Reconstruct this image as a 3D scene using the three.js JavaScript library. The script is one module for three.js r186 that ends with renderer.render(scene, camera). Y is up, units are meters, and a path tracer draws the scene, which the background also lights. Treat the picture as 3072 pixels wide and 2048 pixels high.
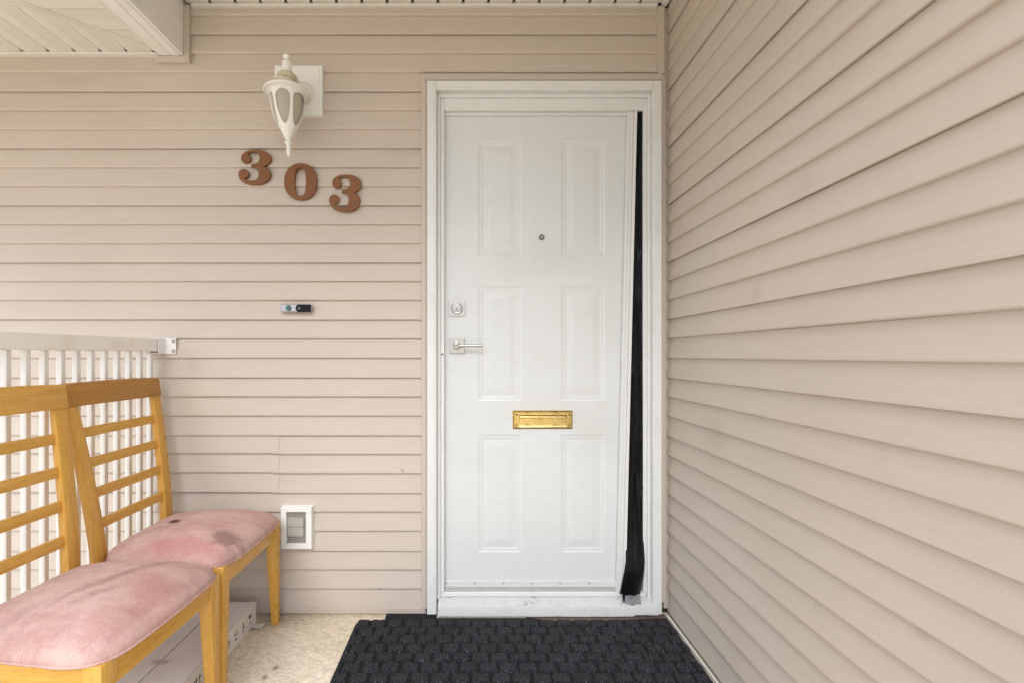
import * as THREE from 'three';
import { RoundedBoxGeometry } from 'three/addons/geometries/RoundedBoxGeometry.js';
import { mergeGeometries, mergeVertices, toCreasedNormals } from 'three/addons/utils/BufferGeometryUtils.js';

// ---------------------------------------------------------------- camera, sky, sun, exposure
const scene = new THREE.Scene();
const camera = new THREE.PerspectiveCamera(73.5, 1024 / 682, 0.05, 600);
camera.position.set(0, 1.031, 1.822);
camera.lookAt(0, 1.031, 0);
camera.setViewOffset(1024, 682, 37, -13.7, 1024, 682);   // shift lens: level camera, door a little off axis

const renderer = new THREE.WebGLRenderer();
renderer.toneMapping = THREE.LinearToneMapping;
renderer.toneMappingExposure = 1.92;
renderer.shadowMap.enabled = true;

// an even overcast sky: brighter overhead than at the horizon, slightly cool
{
  const W = 256, H = 128, d = new Float32Array(W * H * 4);
  for (let r = 0; r < H; r++) {
    const el = ((r + 0.5) / H - 0.5) * Math.PI, s = Math.sin(el);
    const L = s > 0 ? 0.62 + 0.95 * s : 0.62 - 0.2 * Math.min(1, -s * 3);
    for (let c = 0; c < W; c++) {
      const k = (r * W + c) * 4;
      d[k] = L * 0.94; d[k + 1] = L * 1.0; d[k + 2] = L * 1.15; d[k + 3] = 1;
    }
  }
  const t = new THREE.DataTexture(d, W, H, THREE.RGBAFormat, THREE.FloatType);
  t.mapping = THREE.EquirectangularReflectionMapping; t.magFilter = t.minFilter = THREE.LinearFilter; t.needsUpdate = true;
  scene.background = t; scene.environment = t;
}
const sun = new THREE.DirectionalLight(new THREE.Color(1, 0.98, 0.95), 0.8);
sun.position.set(-0.9, 5.5, 5.6); sun.target.position.set(0, 1, 0);
sun.castShadow = true; sun.shadow.radius = 50;
Object.assign(sun.shadow.camera, { left: -5, right: 5, top: 5, bottom: -5, near: 0.1, far: 20 });
sun.shadow.mapSize.set(2048, 2048);
scene.add(sun, sun.target);

// ---------------------------------------------------------------- helpers
let seed = 7;
const rnd = () => { seed = (seed + 0x6d2b79f5) | 0; let t = Math.imul(seed ^ (seed >>> 15), 1 | seed); t = (t + Math.imul(t ^ (t >>> 7), 61 | t)) ^ t; return ((t ^ (t >>> 14)) >>> 0) / 4294967296; };
const rr = (a, b) => a + (b - a) * rnd();
const mix = (a, b, t) => a + (b - a) * t;
const clamp = (x, a = 0, b = 1) => Math.min(b, Math.max(a, x));
const sst = (a, b, x) => { const t = clamp((x - a) / (b - a)); return t * t * (3 - 2 * t); };
const h2 = (x, y, s) => { let n = Math.imul(x | 0, 374761393) ^ Math.imul(y | 0, 668265263) ^ Math.imul(s | 0, 1274126177); n = Math.imul(n ^ (n >>> 13), 1274126177); return ((n ^ (n >>> 16)) >>> 0) / 4294967296; };
function vn(x, y, px, py, s) {                       // value noise, periodic in px, py cells
  const x0 = Math.floor(x), y0 = Math.floor(y), fx = x - x0, fy = y - y0, u = fx * fx * (3 - 2 * fx), v = fy * fy * (3 - 2 * fy);
  const m = (a, p) => ((a % p) + p) % p, xa = m(x0, px), xb = m(x0 + 1, px), ya = m(y0, py), yb = m(y0 + 1, py);
  return mix(mix(h2(xa, ya, s), h2(xb, ya, s), u), mix(h2(xa, yb, s), h2(xb, yb, s), u), v);
}
function fbm(u, v, cx, cy, oct, s) {                 // u, v in 0..1, cx, cy cells of the first octave
  let a = 0.5, sum = 0, tot = 0;
  for (let i = 0; i < oct; i++) { sum += a * vn(u * cx, v * cy, cx, cy, s + i * 17); tot += a; a *= 0.5; cx *= 2; cy *= 2; }
  return sum / tot;
}
function tex(w, h, fn, colour = true) {
  const d = new Uint8Array(w * h * 4);
  for (let y = 0; y < h; y++) for (let x = 0; x < w; x++) {
    const p = fn((x + 0.5) / w, (y + 0.5) / h), k = (y * w + x) * 4;
    if (typeof p === 'number') { d[k] = d[k + 1] = d[k + 2] = clamp(p, 0, 255); } else { d[k] = clamp(p[0], 0, 255); d[k + 1] = clamp(p[1], 0, 255); d[k + 2] = clamp(p[2], 0, 255); }
    d[k + 3] = 255;
  }
  const t = new THREE.DataTexture(d, w, h);
  t.wrapS = t.wrapT = THREE.RepeatWrapping; t.magFilter = THREE.LinearFilter; t.minFilter = THREE.LinearFilter;
  if (colour) t.colorSpace = THREE.SRGBColorSpace;
  t.needsUpdate = true;
  return t;
}
function rep(t, rx, ry, ox = 0, oy = 0) { const c = t.clone(); c.repeat.set(rx, ry); c.offset.set(ox, oy); c.needsUpdate = true; return c; }
const std = (o) => new THREE.MeshStandardMaterial(o), phy = (o) => new THREE.MeshPhysicalMaterial(o);

// names, things and parts
const used = new Map(), origins = new WeakMap();
function numbered(n) { const k = used.get(n) ?? 0; used.set(n, k + 1); return k ? n + '_' + String(k).padStart(3, '0') : n; }
function thing(name, label, category, at, group) {
  const o = new THREE.Group(); o.name = numbered(name); o.position.set(...at); scene.add(o);
  o.userData = { label, category }; if (group) o.userData.group = group;
  origins.set(o, at); return o;
}
function norm(g) {
  let q = g.index ? g.toNonIndexed() : g;
  if (!q.attributes.uv) q = boxUV(q, 'x');
  for (const k of Object.keys(q.attributes)) if (!['position', 'normal', 'uv'].includes(k)) q.deleteAttribute(k);
  q.morphAttributes = {}; q.clearGroups();
  return q;
}
// a part: geometries given in world metres (or in the thing's own, when at the origin) joined into one named mesh under its parent
function part(name, geos, m, parent, label) {
  const list = (Array.isArray(geos) ? geos : [geos]);
  const g = list.length === 1 ? list[0] : mergeGeometries(list.map(norm));
  const o = origins.get(parent);
  if (o) g.translate(-o[0], -o[1], -o[2]);
  const me = new THREE.Mesh(g, m); me.name = name; me.castShadow = me.receiveShadow = true;
  if (label) me.userData.label = label;
  parent.add(me); if (o) origins.set(me, o);
  return me;
}
function struct(name, g, m) { const me = new THREE.Mesh(g, m); me.name = name; me.userData.kind = 'structure'; me.receiveShadow = me.castShadow = true; scene.add(me); return me; }

// uv in metres from the dominant face direction, u along the grain axis
function boxUV(g, grain = 'x', ou = 0, ov = 0) {
  const q = g.index ? g.toNonIndexed() : g, p = q.attributes.position, uv = new Float32Array(p.count * 2), ax = 'xyz'.indexOf(grain);
  const a = new THREE.Vector3(), b = new THREE.Vector3(), c = new THREE.Vector3(), n = new THREE.Vector3();
  for (let i = 0; i < p.count; i += 3) {
    a.fromBufferAttribute(p, i); b.fromBufferAttribute(p, i + 1); c.fromBufferAttribute(p, i + 2);
    n.crossVectors(b.clone().sub(a), c.clone().sub(a));
    const m = [Math.abs(n.x), Math.abs(n.y), Math.abs(n.z)], d = m.indexOf(Math.max(...m));
    const rest = [0, 1, 2].filter((k) => k !== d), ua = rest.includes(ax) ? ax : rest[0], va = rest.find((k) => k !== ua);
    [a, b, c].forEach((v, k) => { uv[(i + k) * 2] = v.getComponent(ua) + ou; uv[(i + k) * 2 + 1] = v.getComponent(va) + ov + d * 0.031; });
  }
  q.setAttribute('uv', new THREE.BufferAttribute(uv, 2));
  return q;
}
function rb(x0, x1, y0, y1, z0, z1, r = 0.0015, grain = 'x', seg = 2) {
  const w = x1 - x0, h = y1 - y0, d = z1 - z0, g = r > 0 ? new RoundedBoxGeometry(w, h, d, seg, Math.min(r, w / 2.2, h / 2.2, d / 2.2)) : new THREE.BoxGeometry(w, h, d);
  g.translate((x0 + x1) / 2, (y0 + y1) / 2, (z0 + z1) / 2);
  return boxUV(g, grain, rr(0, 3), rr(0, 3));
}
function lathe(pts, seg = 48) { return new THREE.LatheGeometry(pts.map((p) => new THREE.Vector2(p[0], p[1])), seg); }
function tubeAlong(pts, r, seg = 24, rad = 10) { return new THREE.TubeGeometry(new THREE.CatmullRomCurve3(pts.map((p) => new THREE.Vector3(...p))), seg, r, rad); }
function cyl(r, h, x, y, z, axis = 'z', r2 = r, seg = 28) {
  const g = new THREE.CylinderGeometry(r2, r, h, seg); if (axis === 'z') g.rotateX(Math.PI / 2); if (axis === 'x') g.rotateZ(-Math.PI / 2);
  return g.translate(x, y, z);
}
// grid of points to a mesh geometry
function gridGeo(nu, nv, fn, uvfn) {
  const pos = [], uv = [], idx = [];
  for (let j = 0; j <= nv; j++) for (let i = 0; i <= nu; i++) { const u = i / nu, v = j / nv, p = fn(u, v); pos.push(...p); uv.push(...(uvfn ? uvfn(u, v, p) : [u, v])); }
  for (let j = 0; j < nv; j++) for (let i = 0; i < nu; i++) { const a = j * (nu + 1) + i, b = a + 1, c = a + nu + 1, d = c + 1; idx.push(a, b, d, a, d, c); }
  const g = new THREE.BufferGeometry();
  g.setAttribute('position', new THREE.Float32BufferAttribute(pos, 3)); g.setAttribute('uv', new THREE.Float32BufferAttribute(uv, 2)); g.setIndex(idx); g.computeVertexNormals();
  return g;
}
// plan polygon (x, z) with a thickness going up
function slabXZ(pts, y0, y1, grain = 'x', bevel = 0) {
  const s = new THREE.Shape(pts.map((p) => new THREE.Vector2(p[0], -p[1])));
  const g = new THREE.ExtrudeGeometry(s, { depth: y1 - y0 - 2 * bevel, bevelEnabled: bevel > 0, bevelThickness: bevel, bevelSize: bevel, bevelOffset: -bevel, bevelSegments: 2 });
  g.rotateX(-Math.PI / 2); g.translate(0, y0 + bevel, 0);
  return boxUV(g, grain);
}

// ---------------------------------------------------------------- materials
const blot = (x, y, cx, cy, sx, sy, rot = 0) => { const c = Math.cos(rot), s = Math.sin(rot), dx = x - cx, dy = y - cy, a = (dx * c + dy * s) / sx, b = (-dx * s + dy * c) / sy; return Math.exp(-(a * a + b * b)); };
const SID = [197, 185.2, 172];
// wall colour over x -2.4..0.8 (3.2 m), y 0..2.5, with the dirt of this one wall
const wallMap = tex(2048, 1024, (u, v) => {
  const x = -2.4 + u * 3.2, y = v * 2.5;
  const m = (fbm(u, v, 7, 6, 4, 11) - 0.5) * 9, st = (fbm(u, v, 40, 420, 2, 23) - 0.5) * 5, ch = (fbm(u, v, 12, 10, 3, 31) - 0.5) * 6;
  let d = m + st;
  d -= 16 * blot(x, y, -0.28, 1.845, 0.1, 0.022) * fbm(u, v, 90, 70, 3, 3) + 9 * blot(x, y, -0.36, 1.79, 0.13, 0.03) * fbm(u, v, 60, 50, 3, 5);
  d -= 7 * blot(x, y, -1.6, 2.13, 0.07, 0.02) + 9 * blot(x, y, -1.13, 0.985, 0.03, 0.05);
  const sp = h2(Math.floor(x * 700), Math.floor(y * 700), 9); if (sp > 0.99992) d -= 40;
  const mk = (cx, cy, sx, sy, a) => a * blot(x, y, cx, cy, sx, sy);
  d -= mk(-0.289, 0.573, 0.004, 0.006, 60) + mk(-0.383, 0.097, 0.008, 0.0022, 130) + mk(-0.375, 0.1, 0.003, 0.002, 120);
  d -= 14 * sst(0.12, 0.0, y) * fbm(u, v, 30, 30, 4, 41);
  return [SID[0] + d + ch * 0.4, SID[1] + d, SID[2] + d - ch * 0.5];
});
wallMap.repeat.set(1 / 3.2, 1 / 2.5); wallMap.offset.set(2.4 / 3.2, 0);
const sideMap = tex(1024, 1024, (u, v) => {
  const z = u * 1.6, y = v * 2.5;
  let d = (fbm(u, v, 5, 6, 4, 61) - 0.5) * 8 + (fbm(u, v, 14, 420, 2, 67) - 0.5) * 5;
  const ch = (fbm(u, v, 9, 10, 3, 71) - 0.5) * 6;
  d -= 11 * blot(z, y, 0.57, 1.2, 0.022, 0.028) + 9 * blot(z, y, 0.36, 0.78, 0.06, 0.05) + 9 * blot(z, y, 1.03, 0.55, 0.014, 0.012) + 6 * blot(z, y, 0.75, 1.42, 0.04, 0.03);
  d -= 7 * blot(z, y, 0.35, 0.35, 0.18, 0.15) * fbm(u, v, 20, 20, 3, 73);
  if (h2(Math.floor(z * 500), Math.floor(y * 500), 19) > 0.99993) d -= 40;
  return [SID[0] + d + ch * 0.4, SID[1] + d, SID[2] + d - ch * 0.5];
});
sideMap.repeat.set(1 / 1.6, 1 / 2.5);
const sidBump = tex(1024, 256, (u, v) => 128 + (fbm(u, v, 10, 64, 3, 101) - 0.5) * 170 + (fbm(u, v, 60, 128, 2, 111) - 0.5) * 70, false);
const SIDB = () => rep(sidBump, 1 / 0.7, 1 / 0.16);
const M = {};
M.wallSiding = std({ map: wallMap, bumpMap: SIDB(), bumpScale: 0.00045, roughness: 0.55 });
M.sideSiding = std({ map: sideMap, bumpMap: SIDB(), bumpScale: 0.00045, roughness: 0.55 });
M.sidingTrim = std({ color: new THREE.Color().setRGB(0.53, 0.461, 0.389), bumpMap: SIDB(), bumpScale: 0.0002, roughness: 0.5 });
const grime = tex(512, 512, (u, v) => { const n = fbm(u, v, 6, 6, 5, 131), f = fbm(u, v, 60, 60, 2, 137); const d = 7 * sst(0.45, 0.85, n) + (f - 0.5) * 4; return [236 - d, 236 - d * 1.05, 233 - d * 1.35]; });
const roughTex = tex(512, 512, (u, v) => 255 * clamp(0.62 + (fbm(u, v, 5, 5, 5, 141) - 0.5) * 0.7), false);
const paintBump = tex(512, 512, (u, v) => 128 + (fbm(u, v, 40, 60, 3, 151) - 0.5) * 200, false);
M.white = std({ map: rep(grime, 1.3, 1.3), color: new THREE.Color().setRGB(0.86, 0.87, 0.87), roughness: 0.5, roughnessMap: rep(roughTex, 1, 1), bumpMap: rep(paintBump, 3, 3), bumpScale: 0.00025 });
M.door = phy({ map: rep(grime, 0.7, 0.5), color: new THREE.Color().setRGB(0.80, 0.825, 0.83), roughness: 0.36, bumpMap: rep(paintBump, 2.2, 2.2), bumpScale: 0.00012, clearcoat: 0.25, clearcoatRoughness: 0.3 });
M.soffitTrim = std({ map: rep(grime, 1, 1), color: new THREE.Color(0.86, 0.84, 0.8), roughness: 0.55 });
M.beam = std({ map: rep(grime, 0.9, 0.9), color: new THREE.Color(0.98, 0.97, 0.95), roughness: 0.5 });
const perf = tex(512, 512, (u, v) => {             // one tile = 0.1016 m across (v) by 0.1016 m along (u): perforated half, plain half
  let dot = 0;
  const b = v * 12;
  if (b > 0.9 && b < 7.1) { const i = Math.floor(b - 0.4), fx = ((u * 12 + (i % 2) * 0.5) % 1) - 0.5, fy = (b - 0.4) - i - 0.5; dot = sst(0.26, 0.15, Math.hypot(fx, fy)); }
  const n = (fbm(u, v, 6, 6, 4, 171) - 0.5) * 8;
  return [mix(226, 168, dot) + n, mix(222, 160, dot) + n, mix(213, 146, dot) + n];
});
M.soffit = std({ map: rep(perf, 1 / 0.1016, 1 / 0.1016), roughness: 0.6 });
M.dark = std({ color: new THREE.Color(0.02, 0.018, 0.016), roughness: 0.9 });
const oak = tex(1024, 512, (u, v) => {
  const warp = (fbm(u, v, 3, 4, 3, 201) - 0.5) * 0.35, band = fbm(u, v + warp * 0.3, 3, 26, 3, 211), fine = fbm(u, v, 10, 150, 3, 221), pore = sst(0.66, 0.8, fbm(u, v, 26, 190, 2, 231));
  const t = clamp(band * 0.75 + fine * 0.5 - 0.15);
  const worn = sst(0.6, 0.75, fbm(u, v, 9, 12, 4, 241)) * 0.25;
  let c = [mix(201, 229, t), mix(147, 181, t), mix(58, 90, t)];
  c = c.map((a, k) => mix(a, [212, 170, 110][k], worn) - pore * [22, 20, 12][k]);
  return c;
});
const oakBump = tex(512, 512, (u, v) => 128 + (fbm(u, v, 10, 120, 3, 221) - 0.5) * 180, false);
const oakOpt = (k) => ({ map: rep(oak, 1 / 0.55, 1 / 0.2, k * 0.37, k * 0.23), bumpMap: rep(oakBump, 1 / 0.5, 1 / 0.2), bumpScale: 0.0003, roughness: 0.46, roughnessMap: rep(roughTex, 3, 3) });
M.oak = phy({ ...oakOpt(0), roughness: 0.5 });
M.oakDark = phy({ ...oakOpt(1), color: new THREE.Color().setRGB(0.66, 0.58, 0.52), roughness: 0.5 });
const velvet = (marks, s) => tex(1024, 1024, (u, v) => {
  // u: back to front over 0.5 m, v: far to near over 0.5 m, metres from the seat's centre
  const x = (u - 0.5) * 0.5, z = (v - 0.5) * 0.5;
  const nap = fbm(u, v, 4, 5, 4, s), brush = fbm(u + v * 0.3, v, 10, 34, 3, s + 7), fuzz = fbm(u, v, 240, 240, 2, s + 13);
  const mot = fbm(u, v, 26, 30, 3, s + 41); let k = clamp((nap - 0.5) * 1.3 + (brush - 0.5) * 0.9 + (mot - 0.5) * 0.7 + 0.48);
  let c = [mix(186, 206, k), mix(147, 174, k), mix(139, 165, k)];
  for (const [cx, cz, sx, sz, rot, col, a, rag] of marks) {
    const w = clamp(sst(0.05, 0.75, blot(x, z, cx, cz, sx, sz, rot) * mix(1, 2 * fbm(u, v, 26, 30, 4, s + 29), rag)) * a * 0.8);
    c = c.map((q, i) => mix(q, col[i], w));
  }
  return c.map((q) => q + (fuzz - 0.5) * 22);
});
const GREY = [148, 118, 110], RED = [184, 133, 127], DK = [84, 58, 44], PALE = [228, 192, 184];
const velA = velvet([[-0.06, 0.028, 0.017, 0.012, 0.3, DK, 1.6, 0.3], [0.16, 0.11, 0.045, 0.04, 0.4, GREY, 1.15, 0.85], [0.07, 0.165, 0.13, 0.035, 0.1, RED, 1.0, 0.5], [0.0, -0.1, 0.06, 0.04, 0, GREY, 0.22, 1], [0.2, 0.17, 0.02, 0.05, 0, GREY, 0.5, 0.9], [0.1, -0.05, 0.08, 0.07, 0.5, RED, 0.28, 1]], 301);
const velB = velvet([[0.09, -0.12, 0.13, 0.014, -1.15, GREY, 0.5, 0.8], [0.03, 0.0, 0.1, 0.014, -1.2, GREY, 0.5, 0.9], [0.17, 0.02, 0.07, 0.05, 0.9, RED, 0.75, 0.7], [0.16, 0.12, 0.06, 0.07, 0.5, RED, 0.5, 0.8], [0.06, 0.06, 0.05, 0.012, -1, GREY, 0.4, 1], [0.21, 0.08, 0.02, 0.12, 0, PALE, 0.5, 0.6], [-0.06, 0.15, 0.012, 0.09, 0.4, GREY, 0.25, 0.8]], 351);
const velBump = tex(512, 512, (u, v) => 128 + (fbm(u, v, 9, 9, 3, 401) - 0.5) * 150 + (fbm(u, v, 120, 120, 2, 411) - 0.5) * 70, false);
const vel = (map) => { map.repeat.set(2, 2); map.offset.set(0.5, 0.5); return phy({ map, roughness: 0.9, bumpMap: rep(velBump, 2, 2), bumpScale: 0.0016, sheen: 0.35, sheenColor: new THREE.Color(1, 0.82, 0.78), sheenRoughness: 0.5 }); };
M.velvetA = vel(velA); M.velvetB = vel(velB);
const matNoise = tex(1024, 1024, (u, v) => {
  const f = fbm(u, v, 320, 320, 2, 431), loop = 0.5 + 0.5 * Math.sin(u * Math.PI * 2 * 110 + fbm(u, v, 90, 90, 2, 437) * 5), s = sst(0.5, 0.9, f) * 78 + loop * 5, b = fbm(u, v, 6, 6, 3, 443) * 14;
  const lint = h2(Math.floor(u * 900), Math.floor(v * 900), 451) > 0.9997 ? 80 : 0;
  return [15 + s + b + lint, 15 + s + b + lint, 19 + s * 1.03 + b + lint];
});
const matBump = tex(512, 512, (u, v) => 255 * fbm(u, v, 110, 110, 2, 461), false);
M.matPile = std({ map: rep(matNoise, 2.2, 2.2), roughness: 1, bumpMap: rep(matBump, 3, 3), bumpScale: 0.003 });
M.matBase = std({ map: rep(matNoise, 2.2, 2.2, 0.3, 0.6), color: new THREE.Color(0.33, 0.33, 0.36), roughness: 1, bumpMap: rep(matBump, 4, 4), bumpScale: 0.002 });
M.underMat = std({ map: rep(matNoise, 4, 4), color: new THREE.Color(0.5, 0.5, 0.56), roughness: 0.95 });
const FX = -1.9, FW = 2.8, FZ = 1.4;
const floorMap = tex(2048, 1024, (u, v) => {
  const x = FX + u * FW, z = v * FZ;
  const w = fbm(u, v, 210, 190, 2, 501), w2 = fbm(u, v, 40, 56, 3, 507), big = fbm(u, v, 6, 4, 4, 511), gr = fbm(u, v, 500, 400, 1, 521);
  let d = (w - 0.5) * 34 + (w2 - 0.5) * 10 + (big - 0.5) * 18 + (gr - 0.5) * 24;
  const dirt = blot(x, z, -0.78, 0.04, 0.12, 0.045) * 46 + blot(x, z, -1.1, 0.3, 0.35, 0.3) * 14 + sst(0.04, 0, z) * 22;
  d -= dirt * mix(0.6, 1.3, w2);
  d -= 95 * blot(x, z, -0.658, 0.314, 0.009, 0.011) * mix(0.6, 1.2, w) + 90 * blot(x, z, -0.674, 0.358, 0.007, 0.01) + 26 * blot(x, z, -0.55, 0.22, 0.006, 0.006);
  const lane = sst(0.5, 0.8, fbm(u, v, 9, 4, 3, 531)) * 10;
  return [222 + d + lane, 209 + d + lane, 186 + d + lane * 1.3];
});
floorMap.repeat.set(1 / FW, 1 / FZ); floorMap.offset.set(-FX / FW, 0); floorMap.wrapS = floorMap.wrapT = THREE.MirroredRepeatWrapping;
const floorBump = tex(1024, 1024, (u, v) => 255 * clamp(0.5 + (fbm(u, v, 34, 110, 3, 541) - 0.5) * 2), false);
M.floor = std({ map: floorMap, roughness: 0.8, bumpMap: rep(floorBump, 1 / 0.4, 1 / 0.5), bumpScale: 0.0009 });
M.brownBoard = std({ color: new THREE.Color(0.16, 0.115, 0.095), roughness: 0.7, bumpMap: rep(oakBump, 2, 2), bumpScale: 0.0006 });
M.ground = std({ map: rep(grime, 0.2, 0.2), color: new THREE.Color().setRGB(0.64, 0.535, 0.39), roughness: 0.9 });
M.steel = std({ color: new THREE.Color().setRGB(0.5, 0.48, 0.44), metalness: 1, roughness: 0.3, roughnessMap: rep(roughTex, 20, 20) });
M.nickel = std({ color: new THREE.Color().setRGB(0.52, 0.495, 0.435), metalness: 1, roughness: 0.34, roughnessMap: rep(roughTex, 16, 16) });
M.zinc = std({ color: new THREE.Color(0.55, 0.54, 0.52), metalness: 1, roughness: 0.45 });
const brassMap = tex(256, 256, (u, v) => { const n = fbm(u, v, 8, 8, 5, 601), s = sst(0.6, 0.8, fbm(u, v, 30, 30, 3, 611)); return [mix(228, 200, n) - s * 50, mix(204, 172, n) - s * 48, mix(138, 104, n) - s * 30]; });
M.brass = std({ map: rep(brassMap, 9, 9), metalness: 1, roughness: 0.36, roughnessMap: rep(roughTex, 8, 8) });
M.brassDark = std({ color: new THREE.Color(0.09, 0.065, 0.025), metalness: 0.6, roughness: 0.5 });
const numMap = tex(512, 512, (u, v) => { const n = fbm(u, v, 5, 5, 5, 621), f = fbm(u, v, 60, 60, 2, 631); return [mix(124, 146, n) + (f - 0.5) * 12, mix(80, 95, n) + (f - 0.5) * 10, mix(40, 50, n) + (f - 0.5) * 6]; });
M.copper = std({ map: rep(numMap, 5, 5), color: new THREE.Color().setRGB(0.82, 0.8, 0.78), roughness: 0.55, bumpMap: rep(paintBump, 6, 6), bumpScale: 0.0003 });
M.lampWhite = std({ map: rep(grime, 5, 5), color: new THREE.Color(0.98, 0.97, 0.93), roughness: 0.42 });
const dirtyMap = tex(256, 256, (u, v) => { const n = fbm(u, v, 5, 5, 4, 641), s = sst(0.3, 0.8, n); return [mix(214, 172, s), mix(206, 160, s), mix(184, 130, s)]; });
M.lampDirty = std({ map: rep(dirtyMap, 2, 2), roughness: 0.65 });
M.lampGlass = phy({ color: new THREE.Color(0.62, 0.57, 0.46), roughness: 0.5, transmission: 0.35, thickness: 0 });
M.plasticWhite = std({ map: rep(grime, 6, 6), roughness: 0.4 });
M.greyDark = std({ color: new THREE.Color().setRGB(0.27, 0.26, 0.23), roughness: 0.5 });
M.greyPlastic = std({ color: new THREE.Color().setRGB(0.43, 0.415, 0.36), roughness: 0.5, bumpMap: rep(paintBump, 8, 8), bumpScale: 0.0002 });
M.blackGloss = phy({ color: new THREE.Color().setRGB(0.006, 0.006, 0.007), roughness: 0.25, specularIntensity: 0.35 });
M.silver = std({ color: new THREE.Color().setRGB(0.45, 0.45, 0.47), metalness: 0.5, roughness: 0.35 });
M.green = phy({ color: new THREE.Color(0.01, 0.06, 0.045), roughness: 0.12, clearcoat: 1, clearcoatRoughness: 0.04 });
M.greenRim = phy({ color: new THREE.Color(0.12, 0.5, 0.36), roughness: 0.2 });
const foil = tex(512, 512, (u, v) => 255 * clamp(0.5 + (fbm(u, v, 10, 3, 5, 651) - 0.5) * 1.7), false);
M.blackSheet = phy({ color: new THREE.Color(0.004, 0.004, 0.0045), roughness: 0.2, specularIntensity: 0.5, bumpMap: rep(foil, 1, 3), bumpScale: 0.006, side: THREE.DoubleSide });
M.film = phy({ color: new THREE.Color(0.5, 0.52, 0.54), roughness: 0.25, transmission: 0.75, thickness: 0, side: THREE.DoubleSide });
const railMap = tex(512, 512, (u, v) => { const n = fbm(u, v, 8, 8, 5, 661), s = sst(0.45, 0.8, n), sp = sst(0.72, 0.8, fbm(u, v, 26, 26, 3, 671)); return [mix(246, 236, s) - sp * 5, mix(243, 230, s) - sp * 12, mix(236, 216, s) - sp * 26]; });
M.railPaint = std({ map: rep(railMap, 2, 2), roughness: 0.5 });
M.picket = std({ map: rep(grime, 2, 2), color: new THREE.Color(1, 1, 1), roughness: 0.38 });

// ---------------------------------------------------------------- ground, porch floor
struct('ground', new THREE.CircleGeometry(200, 64).rotateX(-Math.PI / 2).translate(0, -0.35, 0), M.ground);
struct('porch_floor', (() => {
  const g = gridGeo(8, 8, (u, v) => [-4.5 + u * 5.45, 0, -0.02 + (1 - v) * 2.52], (u, v, p) => [p[0], p[2]]);
  const b = boxUV(new THREE.BoxGeometry(5.45, 0.2, 2.52).translate(-1.775, -0.106, 1.24), 'x');
  return mergeGeometries([norm(g), norm(b)]);
})(), M.floor);

// ---------------------------------------------------------------- siding boards
const lineY = (k) => 1.019 + (k >= 0 ? 0.0760 : 0.0768) * k;
// one course of vinyl siding; s runs along the wall, n stands out from it (0 = butt edge)
function board(s0, s1, y0, y1, hard, toWorld, flip, amp = 0.0006) {
  const dep = 0.88, prof = (hard
    ? [[y1 + 0.003, -0.0118], [mix(y0, y1, 0.5), -0.0058], [y0 + 0.010, -0.0008], [y0 + 0.0022, 0.0002], [y0 + 0.0006, -0.0004], [y0, -0.0016], [y0 + 0.0003, -0.004], [y0 + 0.0005, -0.0110], [y0 + 0.006, -0.0112]]
    : [[y1 + 0.0002, -0.0118], [y1 - 0.004, -0.0116], [mix(y0, y1, 0.5), -0.0058], [y0 + 0.012, -0.0012], [y0 + 0.0055, -0.0001], [y0 + 0.0026, -0.0009], [y0 + 0.0012, -0.0032], [y0 + 0.0005, -0.0075], [y0 + 0.0003, -0.0122]]).map(([a, b]) => [a, b * dep]);
  const n = Math.max(2, Math.round((s1 - s0) / 0.16)), off = rr(0, 50), oy = rr(0, 50), ph = rr(0, 1);
  const g = gridGeo(n, prof.length - 1, (u, v) => {
    const [y, d] = prof[Math.round(v * (prof.length - 1))], s = mix(s0, s1, u);
    const wob = (vn(s * 2.3 + off, 0.5, 4096, 4096, 77) - 0.5) * 2 * amp, wy = (vn(s * 1.6 + oy, 0.5, 4096, 4096, 79) - 0.5) * 2 * amp;
    return toWorld(s, y + wy, d + wob);
  }, (u, v) => { const s = mix(s0, s1, u), [y] = prof[Math.round(v * (prof.length - 1))]; return [s, y]; });
  if (flip) { const ix = g.index.array; for (let i = 0; i < ix.length; i += 3) { const t = ix[i]; ix[i] = ix[i + 1]; ix[i + 1] = t; } g.computeVertexNormals(); }
  return g;
}
const onBack = (s, y, n) => [s, y, n];
const RX = 0.766, onRight = (s, y, n) => [RX - n, y, s];

// back wall with the door in it
const wall = thing('house_wall', 'beige vinyl clapboard wall facing the camera, with the white door and house numbers', 'wall', [0, 0, 0]);
part('wall_core', [
  rb(-4.5, -0.205, -0.2, 2.55, -0.17, -0.0135, 0), rb(-0.205, 0.752, 2.112, 2.55, -0.17, -0.0135, 0), rb(0.752, 0.95, -0.2, 2.55, -0.17, -0.0135, 0),
  rb(-4.5, 0.95, -0.2, 2.55, -0.26, -0.172, 0), rb(-0.205, 0.752, -0.2, -0.004, -0.17, -0.0135, 0)], M.dark, wall);
const TL = -0.2125;
for (let k = -13; k <= 18; k++) {
  const y0 = lineY(k), y1 = lineY(k + 1), hard = ((k % 3) + 3) % 3 === 2;
  const b = (s0, s1, dy = 0, dz = 0) => { const g = board(s0, s1, y0 + dy, y1 + dy, hard, onBack); if (dz) g.translate(0, 0, dz); part('siding_board', g, M.wallSiding, wall); };
  if (k <= 13) {
    if (k <= -5 && k >= -7) { b(-0.81, TL); b(-4.5, -0.783, 0.0036, 0.0012); } else b(-4.5, TL);
  } else if (k === 14) { b(-4.5, 0.728); } else if (k === 15) b(-4.5, 0.728); else b(-1.2, 0.728);
}
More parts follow.
